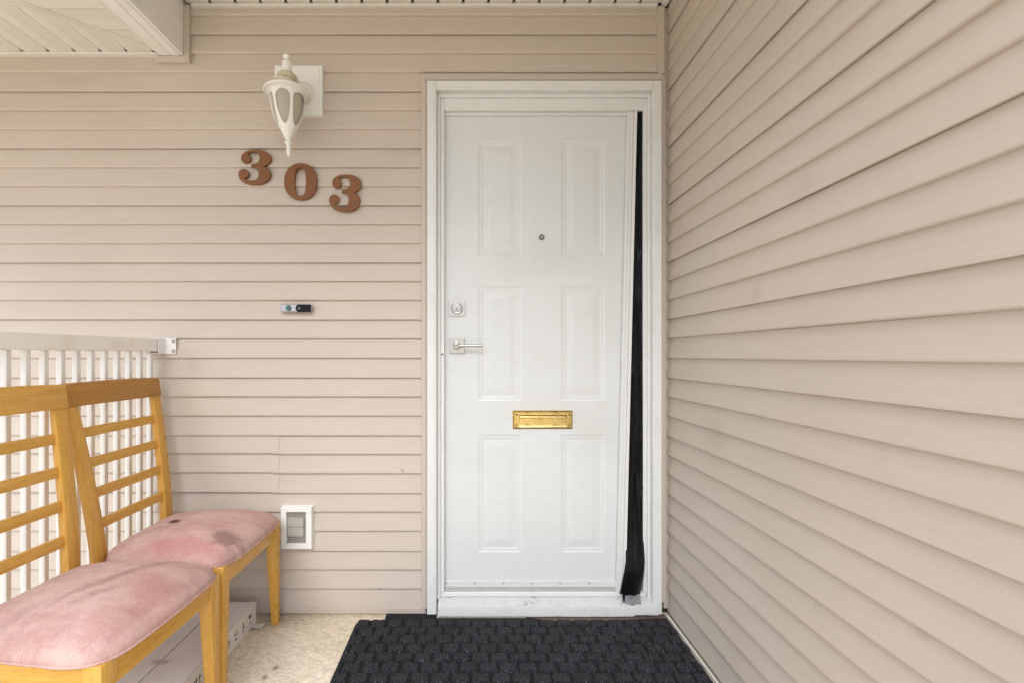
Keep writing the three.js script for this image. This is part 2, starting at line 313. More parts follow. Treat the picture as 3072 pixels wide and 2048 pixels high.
// tan trims
const J = M.sidingTrim;
const jtrim = (x0, x1, y0, y1, z1, vertical) => [rb(x0, x1, y0, y1, -0.012, z1, 0.0022, vertical ? 'y' : 'x')];
part('corner_trim', [...jtrim(TL - 0.001, -0.1915, 0.026, 2.1465, 0.0105, true), rb(TL + 0.003, -0.1965, 0.026, 2.142, 0.0105, 0.0128, 0.001, 'y')], J, wall);
part('corner_trim', [...jtrim(TL - 0.001, 0.7435, 2.1145, 2.1465, 0.0112, false), rb(TL + 0.006, 0.7435, 2.120, 2.134, 0.0112, 0.0140, 0.001)], J, wall);
part('corner_trim', [...jtrim(0.7385, 0.757, 0.05, 2.1435, 0.0095, true)], J, wall);
part('corner_trim', [...jtrim(0.7275, 0.7535, 2.147, 2.4155, 0.0108, true), rb(0.747, 0.7515, 2.15, 2.4155, 0.0108, 0.0128, 0.001, 'y')], J, wall);
part('corner_trim', [rb(0.7545, 0.7775, 0.02, 2.418, -0.0132, -0.005, 0.001, 'y')], J, wall);
part('base_trim', [rb(-4.5, TL + 0.016, 0.003, 0.0255, -0.012, 0.0035, 0.002), rb(-4.5, TL + 0.016, 0.017, 0.0255, 0.0035, 0.0055, 0.0012)], J, wall);
// trim round the beam end
part('beam_trim', [rb(-1.2625, -1.133, 2.1915, 2.2155, -0.01, 0.013, 0.002)], J, wall);
part('beam_trim', [rb(-1.1565, -1.1335, 2.215, 2.418, -0.01, 0.0125, 0.002, 'y')], J, wall);
part('beam_trim', [rb(-1.2625, -1.2535, 2.215, 2.232, -0.01, 0.0125, 0.002, 'y')], J, wall);

// right wall
const wall2 = thing('house_wall', 'long beige vinyl clapboard side wall running toward the camera on the right', 'wall', [RX, 0, 0]);
part('wall_core', rb(RX + 0.0135, RX + 0.18, -0.2, 2.55, -0.17, 2.3, 0), M.dark, wall2);
for (let k = -13; k <= 18; k++) {
  const y0 = k === -13 ? 0.0145 : lineY(k), y1 = lineY(k + 1), hard = ((k % 3) + 3) % 3 === 2;
  part('siding_board', board(0.004, 2.25, y0, y1, hard, onRight, true), M.sideSiding, wall2);
}
part('corner_post', [rb(RX + 0.006, RX + 0.0125, 0.02, 2.42, -0.008, 0.003, 0.001, 'y')], J, wall2);
part('floor_strip', [rb(0.7535, 0.7615, 0.0005, 0.011, 0.02, 2.25, 0.002, 'z')], M.soffitTrim, wall2, 'pale strip along the foot of the siding');

// ---------------------------------------------------------------- ceilings and beam
const ceil = thing('porch_ceiling', 'perforated cream vinyl soffit above the door along the top edge', 'ceiling', [0, 2.43, 0]);
part('ceiling_deck', rb(-1.25, 0.95, 2.447, 2.56, -0.2, 1.5, 0), M.dark, ceil);
{
  const p = 0.1004, x0 = 0.7585;
  for (let i = 0; i < 19; i++) { const a = x0 - (i + 1) * p + 0.001, b = x0 - i * p - 0.001; part('soffit_panel', slabXZ([[a + 0.003, 0.004], [b - 0.009, 0.004], [b, 0.03], [b, 1.49], [a, 1.49], [a, 0.03]], 2.4295, 2.442, 'z', 0.003), M.soffit, ceil); }
  part('edge_channel', [rb(-1.13, 0.7265, 2.4155, 2.4285, -0.011, 0.010, 0.002)], M.soffitTrim, ceil);
  part('edge_channel', [rb(0.742, 0.764, 2.418, 2.4285, 0.0, 1.49, 0.002, 'z')], M.soffitTrim, ceil);
  part('fascia', [rb(-1.25, 0.95, 2.40, 2.57, 1.5, 1.53, 0.002)], M.soffitTrim, ceil);
}
const beam = thing('porch_beam', 'white boxed beam dropping below the soffit at the upper left, ending in tan trim', 'beam', [-1.205, 2.218, 0]);
part('side_board', rb(-1.170, -1.157, 2.2185, 2.44, -0.0125, 1.52, 0.003, 'z'), M.beam, beam);
part('side_board', rb(-1.2535, -1.243, 2.2185, 2.44, -0.0125, 1.52, 0.002, 'z'), M.beam, beam);
part('bottom_board', rb(-1.2022, -1.1702, 2.2165, 2.23, -0.0125, 1.52, 0.002, 'z'), M.beam, beam);
part('bottom_board', rb(-1.2428, -1.2048, 2.2175, 2.23, -0.0125, 1.52, 0.002, 'z'), M.beam, beam);
const eave = thing('eave_soffit', 'lower perforated cream soffit left of the beam with a diagonal mitre strip', 'soffit', [-1.6, 2.237, 0]);
{
  const SL = 0.832, X0 = -1.27, D = 1.0, p = 0.1035, far = -3.6, Y0 = 2.236, Y1 = 2.249;
  const diag = (x) => Math.max(0, (X0 + 0.02 - x) * SL);
  for (let i = 0; i < 22; i++) {                     // panels running out from the wall
    const b = -1.277 - i * p - 0.001, a = b - p + 0.002;
    const za = Math.min(diag(a), D), zb = Math.min(diag(b), D);
    if (zb > 0.006) part('soffit_panel', slabXZ(zb > 0.05 ? [[a + 0.003, 0.004], [b - 0.009, 0.004], [b, 0.028], [b, zb - 0.002], [a, za - 0.002], [a, 0.02]] : [[a, 0.004], [b, 0.004], [b, zb - 0.002], [a, za - 0.002]], Y0, Y1, 'z', 0.0025), M.soffit, eave);
  }
  for (let i = 0; i < 14; i++) {                     // panels running out from the beam
    const z0 = 0.022 + i * 0.1012 + 0.001, z1 = z0 + 0.1012 - 0.002, ex = (z) => Math.max(X0 + 0.02 - z / SL, X0 + 0.02 - D / SL);
    part('soffit_panel', slabXZ([[ex(z0) + 0.003, z0], [-1.256, z0], [-1.256, z1], [ex(z1) + 0.003, z1]], Y0 + 0.0006, Y1, 'x', 0.0025), M.soffit, eave);
  }
  const a = [X0 + 0.02, 0.002], b = [X0 + 0.02 - D / SL, D], L = Math.hypot(b[0] - a[0], b[1] - a[1]), ux = (b[0] - a[0]) / L, uz = (b[1] - a[1]) / L, w = 0.016;
  const strip = (w, y0, y1, o = 0) => slabXZ([[a[0] - uz * (w + o) , a[1] + ux * (w + o)], [a[0] + uz * (w - o), a[1] - ux * (w - o)], [b[0] + uz * (w - o), b[1] - ux * (w - o)], [b[0] - uz * (w + o), b[1] + ux * (w + o)]], y0, y1, 'x', 0.001);
  part('mitre_strip', [strip(0.0165, 2.2315, 2.2365), strip(0.006, 2.2285, 2.2318)], M.soffitTrim, eave);
  part('edge_channel', [rb(far, -1.2635, 2.2245, 2.2355, -0.011, 0.0105, 0.002)], M.soffitTrim, eave);
  part('edge_channel', [rb(-1.2765, -1.2545, 2.2285, 2.2355, 0.0135, 1.45, 0.0015, 'z')], M.soffitTrim, eave);
  part('roof_deck', [slabXZ([[far, -0.2], [-1.255, -0.2], [-1.255, 1.5], [X0 - D / SL, 1.5], [X0 - D / SL, D + 0.02], [far, D + 0.02]], 2.253, 2.35)], M.dark, eave);
  part('fascia', [rb(far, X0 - D / SL - 0.002, 2.2, 2.36, D + 0.022, D + 0.045, 0.002), rb(X0 - D / SL - 0.025, X0 - D / SL, 2.2, 2.36, D + 0.022, 1.5, 0.002, 'z')], M.soffitTrim, eave);
}

// ---------------------------------------------------------------- door frame
const frame = thing('door_frame', 'white painted wooden door frame and sill around the front door', 'door frame', [0.27, 0, 0]);
part('casing', [rb(-0.1895, -0.1515, 0.0105, 2.1115, -0.16, 0.0235, 0.003, 'y'), rb(-0.1855, -0.158, 0.0125, 2.108, 0.0235, 0.0255, 0.0012, 'y')], M.white, frame);
part('casing', [rb(0.7005, 0.7375, 0.0105, 2.1115, -0.16, 0.0235, 0.003, 'y'), rb(0.707, 0.7335, 0.0125, 2.108, 0.0235, 0.0255, 0.0012, 'y')], M.white, frame);
part('casing', [rb(-0.1513, 0.7003, 2.0745, 2.1115, -0.16, 0.0233, 0.003), rb(-0.1513, 0.7003, 2.0815, 2.1085, 0.0233, 0.0253, 0.0012)], M.white, frame);
part('jamb', [rb(-0.1512, -0.1375, 0.06, 2.0743, -0.16, 0.0, 0.0015, 'y'), rb(-0.1372, -0.1225, 0.083, 2.056, -0.16, -0.004, 0.002, 'y')], M.white, frame);
part('jamb', [rb(0.6885, 0.7002, 0.06, 2.0743, -0.16, 0.0, 0.0015, 'y'), rb(0.6722, 0.6882, 0.083, 2.056, -0.16, -0.004, 0.002, 'y')], M.white, frame);
part('header', [rb(-0.1373, 0.6883, 2.0575, 2.0743, -0.16, 0.0, 0.0015), rb(-0.1223, 0.6720, 2.0075, 2.0565, -0.16, -0.0025, 0.0018)], M.white, frame);
part('stop_strip', [rb(-0.1223, 0.655, 1.9955, 2.0073, -0.05, -0.0165, 0.002)], M.white, frame);
// pried-off stop of the right jamb: straight, leaning in at its foot
{
  const top = [0.6295, 2.005], bot = [0.5835, 0.0855], L = Math.hypot(top[0] - bot[0], top[1] - bot[1]), rot = -Math.atan2(top[0] - bot[0], top[1] - bot[1]);
  const mk = (x0, x1, z0, z1, r) => { const g = rb(x0, x1, -L / 2, L / 2, z0, z1, r, 'y'); g.rotateZ(rot); g.translate((top[0] + bot[0]) / 2, (top[1] + bot[1]) / 2, 0); return g; };
  part('loose_stop', [mk(-0.0175, 0.0165, -0.0225, -0.006, 0.002), mk(-0.004, 0.004, -0.006, -0.0022, 0.0018), mk(0.007, 0.0155, -0.006, 0.0005, 0.0022), mk(-0.0165, -0.009, -0.006, -0.0035, 0.0012)], M.white, frame, 'pried white stop leaning away from the right jamb');
  part('strike_plate', [mk(0.0125, 0.0172, -0.004, 0.0028, 0.001).scale(1, 1, 1)].map((g) => g), M.white, frame);
}
// sill, nosing and weather bar; the sill's foot is chipped at the right
const sillMap = tex(1024, 256, (u, v) => {
  const x = -0.146 + u * 0.866, y = v;
  const n = fbm(u, v, 30, 10, 4, 701), f = fbm(u, v, 120, 40, 3, 707);
  let d = sst(0.5, 0.8, n) * 7 + (f - 0.5) * 5;
  d += 24 * sst(0.5, 0.75, f) * blot(x, y, 0.225, 0.55, 0.08, 0.12) + 60 * sst(0.6, 0.72, f) * blot(x, y, 0.22, 0.5, 0.05, 0.05) + 60 * sst(0.5, 0.7, f) * blot(x, y, 0.585, 0.62, 0.014, 0.12);
  d += 60 * sst(0.74, 0.8, fbm(u, v, 200, 60, 2, 711)) * sst(0.05, 0, Math.abs(y - 0.5));
  return [234 - d, 233 - d * 1.02, 231 - d * 1.1];
});
sillMap.wrapS = sillMap.wrapT = THREE.ClampToEdgeWrapping;
M.sill = std({ map: sillMap, color: new THREE.Color().setRGB(0.76, 0.77, 0.77), roughness: 0.5, bumpMap: rep(paintBump, 4, 1), bumpScale: 0.0006 });
{
  const prof = [[-0.05, 0.012], [-0.05, 0.0625], [-0.009, 0.0625], [0.026, 0.0478], [0.0295, 0.0463], [0.031, 0.0435], [0.031, 0.009]];
  const N = 60, nz = [];
  const foot = (x) => 0.0075 + (x > 0.625 ? 0.0055 : 0) + (vn(x * 60, 0.5, 4096, 4096, 5) - 0.5) * 0.0022;
  const pos = (u, j) => { const x = mix(-0.1465, 0.7195, u); let [z, y] = prof[j]; if (j === 6 || j === 0) y = foot(x); return [x, y, z + (j >= 3 ? (vn(x * 25, 0.5, 4096, 4096, 8) - 0.5) * 0.0012 : 0)]; };
  const g = gridGeo(N, prof.length - 1, (u, v) => pos(u, Math.round(v * (prof.length - 1))), (u, v) => [u, 1 - Math.round(v * (prof.length - 1)) / (prof.length - 1) * 1.0]);
  const caps = [0, 1].map((e) => { const s = new THREE.Shape(prof.map((p) => new THREE.Vector2(p[0], p[1]))); const q = new THREE.ShapeGeometry(s); q.rotateY(-Math.PI / 2); q.translate(e ? 0.7195 : -0.1465, 0, 0); const a = q.attributes.uv; for (let i = 0; i < a.count; i++) a.setXY(i, e ? 0.99 : 0.01, 0.3); return q; });
  part('sill', toCreasedNormals(mergeGeometries([norm(g), ...caps.map(norm)]), 0.6), M.sill, frame, 'scuffed white sill with a chipped foot');
}
part('threshold_bar', [rb(-0.1372, 0.688, 0.0635, 0.0825, -0.03, -0.0085, 0.004, 'x', 3)], M.white, frame);
part('threshold', [rb(-0.1222, 0.672, 0.0828, 0.0875, -0.06, -0.014, 0.001), rb(-0.1222, 0.600, 0.0876, 0.0975, -0.06, -0.0185, 0.001)], std({ map: rep(grime, 4, 4), color: new THREE.Color(0.62, 0.62, 0.61), roughness: 0.4, metalness: 0.2 }), frame, 'grey aluminium threshold');
{
  const dk = M.dark;
  for (const [x, y, w, z] of [[-0.105, 0.0845, 0.022, -0.0135], [0.022, 0.0845, 0.02, -0.0135], [0.232, 0.0845, 0.02, -0.0135], [-0.103, 0.0640, 0.022, -0.006], [0.236, 0.0640, 0.022, -0.006]])
    part('weep_slot', rb(x - w / 2, x + w / 2, y - 0.0016, y + 0.0016, z - 0.004, z + 0.0006, 0.0004), M.zinc, frame);
  part('latch_slot', rb(-0.1345, -0.1265, 1.0335, 1.0385, -0.005, -0.0034, 0.0004), dk, frame);
  part('strike_plate', rb(-0.1355, -0.1245, 1.0392, 1.064, -0.005, -0.0028, 0.0008), M.plasticWhite, frame);
}

// ---------------------------------------------------------------- front door
const door = thing('front_door', 'white six-panel front door with brass mail slot and nickel lock', 'door', [0.268, 0.108, -0.027]);
const DZ = -0.027, DX0 = -0.1245, DX1 = 0.664, DY0 = 0.1015, DY1 = 2.03;
const cols = [[0.0125, 0.1885], [0.349, 0.5265]], rows = [[1.432, 1.8985], [0.848, 1.3085], [0.2345, 0.712]];
{
  const s = new THREE.Shape(); s.moveTo(DX0, DY0); s.lineTo(DX1, DY0); s.lineTo(DX1, DY1); s.lineTo(DX0, DY1); s.closePath();
  for (const [a, b] of cols) for (const [c, d] of rows) { const h = new THREE.Path(); h.moveTo(a, c); h.lineTo(a, d); h.lineTo(b, d); h.lineTo(b, c); h.closePath(); s.holes.push(h); }
  const g = new THREE.ExtrudeGeometry(s, { depth: 0.042, bevelEnabled: false }); g.translate(0, 0, DZ - 0.042);
  part('door_leaf', boxUV(g, 'y'), M.door, door);
  const prof = [[0, 0], [0.0025, -0.0008], [0.006, -0.0018], [0.0105, -0.0022], [0.0135, -0.0017], [0.0175, -0.0030], [0.021, -0.0033], [0.025, -0.0032], [0.048, -0.0003], [0.049, -0.0003]];
  for (const [a, b] of cols) for (const [c, d] of rows) {
    const pos = [], idx = [];
    for (const [o, z] of prof) pos.push(a + o, c + o, DZ + z, b - o, c + o, DZ + z, b - o, d - o, DZ + z, a + o, d - o, DZ + z);
    for (let i = 0; i < prof.length - 1; i++) for (let k = 0; k < 4; k++) { const p = i * 4 + k, q = i * 4 + (k + 1) % 4; idx.push(p, q, q + 4, p, q + 4, p + 4); }
    const l = (prof.length - 1) * 4; idx.push(l, l + 1, l + 2, l, l + 2, l + 3);
    let g2 = new THREE.BufferGeometry(); g2.setAttribute('position', new THREE.Float32BufferAttribute(pos, 3)); g2.setIndex(idx);
    g2 = boxUV(g2, 'y'); g2.computeVertexNormals(); part('door_panel', toCreasedNormals(g2, 0.11), M.door, door);
  }
}
// bottom sweep with screws
part('door_sweep', [rb(-0.122, 0.61, 0.0985, 0.1185, DZ, DZ + 0.006, 0.001), rb(-0.122, 0.61, 0.0985, 0.1045, DZ + 0.006, DZ + 0.0085, 0.001)], std({ map: rep(grime, 3, 3), color: new THREE.Color(0.78, 0.78, 0.76), roughness: 0.45 }), door, 'grimy sweep along the foot of the door');
for (const x of [-0.115, 0.0, 0.114, 0.229, 0.344, 0.46]) part('screw', cyl(0.0032, 0.0015, x, 0.1125, DZ + 0.0065), M.zinc, door);
// deadbolt
{
  const x = -0.0735, y = 1.2185, z = DZ, w = 0.0335;
  const dbl = part('deadbolt', [rb(x - w, x + w, y - w + 0.001, y + w - 0.001, z, z + 0.004, 0.0012)], M.nickel, door, 'square nickel deadbolt');
  const L = lathe([[0, 0.021], [0.0155, 0.021], [0.0172, 0.0203], [0.0175, 0.0185], [0.0192, 0.0185], [0.0212, 0.0202], [0.0225, 0.019], [0.0245, 0.010], [0.0252, 0.002], [0.0252, 0.0]]); L.rotateX(Math.PI / 2); L.translate(x, y, z + 0.004);
  part('cylinder', L, M.steel, dbl);
  part('keyhole', [cyl(0.0075, 0.0012, x, y - 0.003, z + 0.0252, 'z', 0.007), rb(x - 0.0009, x + 0.0009, y - 0.008, y - 0.001, z + 0.025, z + 0.0264, 0)], M.nickel, dbl);
  part('key_slot', [cyl(0.0028, 0.0012, x, y - 0.005, z + 0.0262)], M.dark, dbl);
}
{
  const x = -0.0735, y = 1.0695, z = DZ;
  const h = part('door_handle', [rb(x - 0.031, x + 0.031, y - 0.03, y + 0.03, z, z + 0.005, 0.0012)], M.nickel, door, 'square nickel lever handle');
  part('rose', (() => { const g = lathe([[0, 0.044], [0.0088, 0.044], [0.0105, 0.0425], [0.0115, 0.039], [0.0125, 0.018], [0.015, 0.005], [0.0165, 0.0]]); g.rotateX(Math.PI / 2); g.translate(x, y + 0.0005, z + 0.004); return g; })(), M.nickel, h);
  const lev = new THREE.CapsuleGeometry(0.0052, 0.086, 6, 16); lev.rotateZ(Math.PI / 2); lev.translate(x + 0.056, y + 0.0005, z + 0.036);
  part('lever', lev, M.steel, h);
  part('key_slot', [cyl(0.0032, 0.0012, x - 0.001, y + 0.001, z + 0.0482)], M.dark, h);
}
{
  const x = 0.2695, y = 1.5065;
  const L = lathe([[0, 0.004], [0.005, 0.0035], [0.0055, 0.006], [0.0095, 0.006], [0.0112, 0.004], [0.0115, 0]], 32); L.rotateX(Math.PI / 2); L.translate(x, y, DZ);
  const ph = part('peephole', L, std({ color: new THREE.Color(0.2, 0.18, 0.15), metalness: 0.9, roughness: 0.4 }), door, 'small dark metal peephole');
  const e = new THREE.SphereGeometry(0.0048, 20, 12); e.scale(1, 1, 0.5); e.translate(x, y, DZ + 0.0042); part('lens', e, std({ color: new THREE.Color(0.45, 0.43, 0.4), metalness: 0.4, roughness: 0.15 }), ph);
}
// mail slot
{
  const x0 = 0.152, x1 = 0.395, y0 = 0.7345, y1 = 0.8095, z = DZ, b = 0.0075;
  const pos = [], idx = [];
  for (const [o, d] of [[0, 0], [0.001, 0.0035], [b, 0.0085]]) pos.push(x0 + o, y0 + o, z + d, x1 - o, y0 + o, z + d, x1 - o, y1 - o, z + d, x0 + o, y1 - o, z + d);
  for (let i = 0; i < 2; i++) for (let k = 0; k < 4; k++) { const p = i * 4 + k, q = i * 4 + (k + 1) % 4; idx.push(p, q, q + 4, p, q + 4, p + 4); }
  // face around the flap opening
  const fx0 = x0 + 0.026, fx1 = x1 - 0.026, fy0 = y0 + b + 0.0005, fy1 = y1 - 0.019;
  const n = pos.length / 3; pos.push(fx0, fy0, z + 0.0085, fx1, fy0, z + 0.0085, fx1, fy1, z + 0.0085, fx0, fy1, z + 0.0085);
  for (let k = 0; k < 4; k++) { const p = 8 + k, q = 8 + (k + 1) % 4, s = n + k, t = n + (k + 1) % 4; idx.push(p, q, t, p, t, s); }
  let g = new THREE.BufferGeometry(); g.setAttribute('position', new THREE.Float32BufferAttribute(pos, 3)); g.setIndex(idx); g = boxUV(g, 'x'); g.computeVertexNormals();
  const ms = part('mail_slot', toCreasedNormals(g, 0.2), M.brass, door, 'tarnished brass mail slot');
  part('slot_recess', rb(fx0 - 0.001, fx1 + 0.001, fy0 - 0.001, fy1 + 0.001, z + 0.0002, z + 0.002, 0), M.brassDark, ms);
  const fl = gridGeo(24, 10, (u, v) => { const y = mix(fy0 + 0.0005, fy1 - 0.004, v), d = v < 0.12 ? mix(0.0105, 0.0085, v / 0.12) : v > 0.86 ? mix(0.0075, 0.0112, Math.sin((v - 0.86) / 0.14 * Math.PI)) : 0.0078; return [mix(fx0 + 0.0005, fx1 - 0.0005, u), y, z + d]; }, (u, v, p) => [p[0], p[1]]);
  part('flap', fl, M.brass, ms);
  for (const sx of [x0 + 0.0145, x1 - 0.0145]) for (const sy of [y0 + 0.0165, y1 - 0.0165]) part('screw', [cyl(0.0036, 0.0016, sx, sy, z + 0.0088)], M.brassDark, ms);
  for (const sx of [fx0 + 0.002, fx1 - 0.002]) part('hinge_pin', [rb(sx - 0.0012, sx + 0.0012, fy1 - 0.010, fy1 + 0.003, z + 0.0086, z + 0.0102, 0.0005)], M.brassDark, ms);
}

// ---------------------------------------------------------------- black plastic stuffed in the gap
{
  const t = thing('plastic_sheet', 'glossy black plastic sheet stuffed in the gap beside the pried door stop', 'plastic sheet', [0.62, 0.09, -0.01]);
  const key = [[2.006, 0.636, 0.6745], [1.86, 0.634, 0.6735], [1.47, 0.634, 0.6738], [1.12, 0.627, 0.674], [0.70, 0.614, 0.674], [0.36, 0.605, 0.674], [0.215, 0.598, 0.674], [0.15, 0.586, 0.668], [0.115, 0.579, 0.659], [0.087, 0.573, 0.656]];
  const at = (y, c) => { for (let i = 0; i < key.length - 1; i++) if (y <= key[i][0] && y >= key[i + 1][0]) return mix(key[i][c], key[i + 1][c], (key[i][0] - y) / (key[i][0] - key[i + 1][0])); return key[key.length - 1][c]; };
  const g = gridGeo(30, 150, (u, v) => {
    const y = mix(2.006, 0.087, v), a = at(y, 1), b = at(y, 2), flare = sst(0.42, 0.2, y), fold = sst(1.6, 0.6, y);
    const n = (fbm(u, v * 0.5, 4, 9, 4, 801) - 0.5), ridge = Math.sin(u * 21 + 3 * vn(v * 9, 0.3, 64, 64, 3)) * 0.0007;
    const z = mix(-0.0135, 0.0085, sst(0.33, 0.17, y)) + (n + 0.3) * mix(0.004, 0.012, fold) + ridge * fold + Math.sin(u * Math.PI) * 0.010 * flare;
    return [mix(a, b, u) + n * 0.002, y + (v > 0.99 ? (vn(u * 14, 0.5, 64, 64, 9) - 0.5) * 0.006 : 0), z];
  });
  part('black_sheet', g, M.blackSheet, t);
  const crease = [];
  for (const [yc, h, n] of [[1.43, 0.05, 4], [1.27, 0.07, 4], [0.98, 0.05, 2], [0.5, 0.12, 4], [0.25, 0.1, 4]]) for (let i = 0; i < n; i++) {
    const y = yc + rr(-0.02, 0.02), a = at(y, 1), b = at(y, 2), x = mix(a + 0.009, b - 0.004, rnd()), L = h * rr(0.35, 1), zz = y < 0.35 ? 0.016 : -0.006;
    crease.push(tubeAlong([[x, y + L / 2, zz - 0.0015], [x + rr(-0.004, 0.004), y + L * 0.2, zz + 0.0008], [x + rr(-0.004, 0.003), y - L * 0.2, zz + 0.0008], [x + rr(-0.006, 0.002), y - L / 2, zz - 0.002]], 0.0007, 14, 6));
  }
  part('crease', crease, phy({ color: new THREE.Color().setRGB(0.03, 0.03, 0.032), roughness: 0.12, clearcoat: 1, clearcoatRoughness: 0.05 }), t);
  const tri = (p) => { const q = new THREE.BufferGeometry(); q.setAttribute('position', new THREE.Float32BufferAttribute(p.flat(), 3)); q.setAttribute('uv', new THREE.Float32BufferAttribute(p.flatMap((v) => [v[0] * 5, v[1] * 5]), 2)); q.computeVertexNormals(); return q; };
  const zf = 0.010, P = [[0.583, 0.09], [0.6, 0.092], [0.655, 0.092], [0.6555, 0.048], [0.645, 0.047], [0.622, 0.0455], [0.585, 0.058]].map(([x, y], i) => [x, y, zf + (i > 2 ? 0.012 : 0) + (i === 5 ? 0.006 : 0)]);
  part('clear_film', [tri([P[0], P[5], P[1]]), tri([P[0], P[6], P[5]]), tri([P[1], P[4], P[2]]), tri([P[1], P[5], P[4]]), tri([P[2], P[4], P[3]])], M.film, t, 'greyish clear film scrap below the black sheet');
  part('black_tail', [tri([[0.583, 0.092, 0.017], [0.591, 0.061, 0.021], [0.5935, 0.092, 0.017]]), tri([[0.583, 0.092, 0.017], [0.584, 0.058, 0.021], [0.591, 0.061, 0.021]])], M.blackSheet, t);
}

// ---------------------------------------------------------------- porch lantern
{
  const ax = -0.6935, az = 0.13;
  const t = thing('wall_lantern', 'white coach lantern with frosted glass mounted above the house numbers', 'wall lamp', [-0.697, 1.98, 0]);
  // square mounting block
  const X0 = -0.793, X1 = -0.6045, Y0 = 1.979, Y1 = 2.1755;
  const st = (o, z0, z1, r) => rb(X0 + o, X1 - o, Y0 + o, Y1 - o, z0, z1, r);
  part('mounting_block', [st(0, -0.012, 0.016, 0.002), st(0.012, 0.016, 0.0195, 0.002), st(0.0265, 0.0195, 0.0215, 0.0015)], M.plasticWhite, t);
  // seams on the block: four thin recessed-looking grooves built as a proud inner frame
  const can = lathe([[0, 0.026], [0.02, 0.025], [0.034, 0.020], [0.043, 0.013], [0.0485, 0.006], [0.0495, 0]], 40); can.rotateX(Math.PI / 2); can.translate(-0.682, 2.058, 0.0215);
  part('canopy', can, M.lampWhite, t);
  part('arm', tubeAlong([[-0.684, 2.05, 0.03], [-0.687, 2.052, 0.06], [-0.691, 2.072, 0.092], [ax, 2.082, 0.112], [ax, 2.074, az]], 0.0095, 30, 12), M.lampWhite, t);
  const lean = new THREE.Matrix4().makeTranslation(ax, 1.95, az).multiply(new THREE.Matrix4().makeRotationZ(0.022)).multiply(new THREE.Matrix4().makeTranslation(-ax, -1.95, -az));
  const place = (g) => g.translate(ax, 0, az).applyMatrix4(lean);
  part('finial', place(lathe([[0, 2.1405], [0.006, 2.1405], [0.013, 2.1385], [0.0138, 2.134], [0.0105, 2.128], [0.0062, 2.121], [0.0085, 2.1185], [0.0085, 2.1165], [0.0165, 2.1155], [0.0178, 2.112], [0.0178, 2.079], [0.0165, 2.074], [0.019, 2.072], [0.019, 2.068], [0.012, 2.066]])), M.lampWhite, t);
  const dome = gridGeo(120, 14, (u, v) => { const a = u * Math.PI * 2, r0 = mix(0.016, 0.0415, Math.sin(v * Math.PI / 2) ** 0.8), r = r0 * (1 + 0.055 * Math.abs(Math.cos(a * 7)) * Math.sin(v * Math.PI)), y = 2.072 - 0.047 * (1 - Math.cos(v * Math.PI / 2)); return [r * Math.cos(-a), y, r * Math.sin(-a)]; });
  part('ribbed_cap', place(dome), M.lampDirty, t);
  part('brim', place(lathe([[0.03, 2.0285], [0.045, 2.026], [0.062, 2.016], [0.0745, 2.0055], [0.0815, 2.0025], [0.0825, 2.0005], [0.0825, 1.9965], [0.0805, 1.995], [0.0785, 1.996], [0.0775, 1.9985], [0.068, 1.9965], [0.060, 1.9925], [0.04, 1.992], [0.0, 1.992]], 64)), M.lampWhite, t);
  // cage: six ribs merging into a cup
  const rAt = (y) => { const k = [[2.0045, 0.0620], [1.985, 0.0627], [1.96, 0.0612], [1.935, 0.0572], [1.91, 0.0505], [1.888, 0.0415], [1.868, 0.0305], [1.85, 0.0215], [1.840, 0.0165], [1.8365, 0.0145]]; for (let i = 0; i < k.length - 1; i++) if (y <= k[i][0] && y >= k[i + 1][0]) { const t = (k[i][0] - y) / (k[i][0] - k[i + 1][0]); return mix(k[i][1], k[i + 1][1], t); } return y > 2 ? 0.062 : 0.0145; };
  const top = 1.983, bot = 1.8735, A = 0.437;
  const win = (y) => { if (y >= top || y <= bot) return 0; const s = (y - bot) / (top - bot); return A * Math.pow(clamp(s > 0.72 ? 1 - Math.pow((s - 0.72) / 0.28, 3.2) : 1 - Math.pow((0.72 - s) / 0.72, 3.2)), 0.48); };
  for (let k = 0; k < 6; k++) {
    const a0 = (k + 0.5) * Math.PI / 3 + 0.077, H = Math.PI / 6;
    const ring = (e, y, inner) => { const w = H - win(y), a = a0 + e * w, r = rAt(y) - (inner ? 0.0042 : 0); return [r * Math.sin(a), y, r * Math.cos(a)]; };
    const ys = []; for (let i = 0; i <= 60; i++) ys.push(mix(2.0045, 1.8365, i / 60));
    const g = gridGeo(13, 60, (u, v) => { const i = Math.round(u * 13), y = ys[Math.round(v * 60)]; return i <= 8 ? ring(-1 + i / 4, y, false) : ring(1 - (i - 9) / 2, y, true); });
    part('cage_rib', place(toCreasedNormals(g, 0.7)), M.lampWhite, t);
  }
  part('glass', place(lathe([[0.054, 2.001], [0.0575, 1.985], [0.056, 1.96], [0.052, 1.935], [0.0455, 1.91], [0.0365, 1.888], [0.026, 1.868], [0, 1.866]], 40)), M.lampGlass, t);
  part('pendant', place(lathe([[0.0145, 1.8385], [0.0165, 1.8365], [0.0165, 1.8345], [0.011, 1.832], [0.0092, 1.826], [0.0105, 1.8205], [0.0145, 1.8185], [0.0152, 1.816], [0.0142, 1.8135], [0.0092, 1.811], [0.0078, 1.804], [0.0082, 1.79], [0.0078, 1.778], [0.0052, 1.769], [0.0022, 1.7645], [0, 1.764]], 36)), M.lampWhite, t);
}

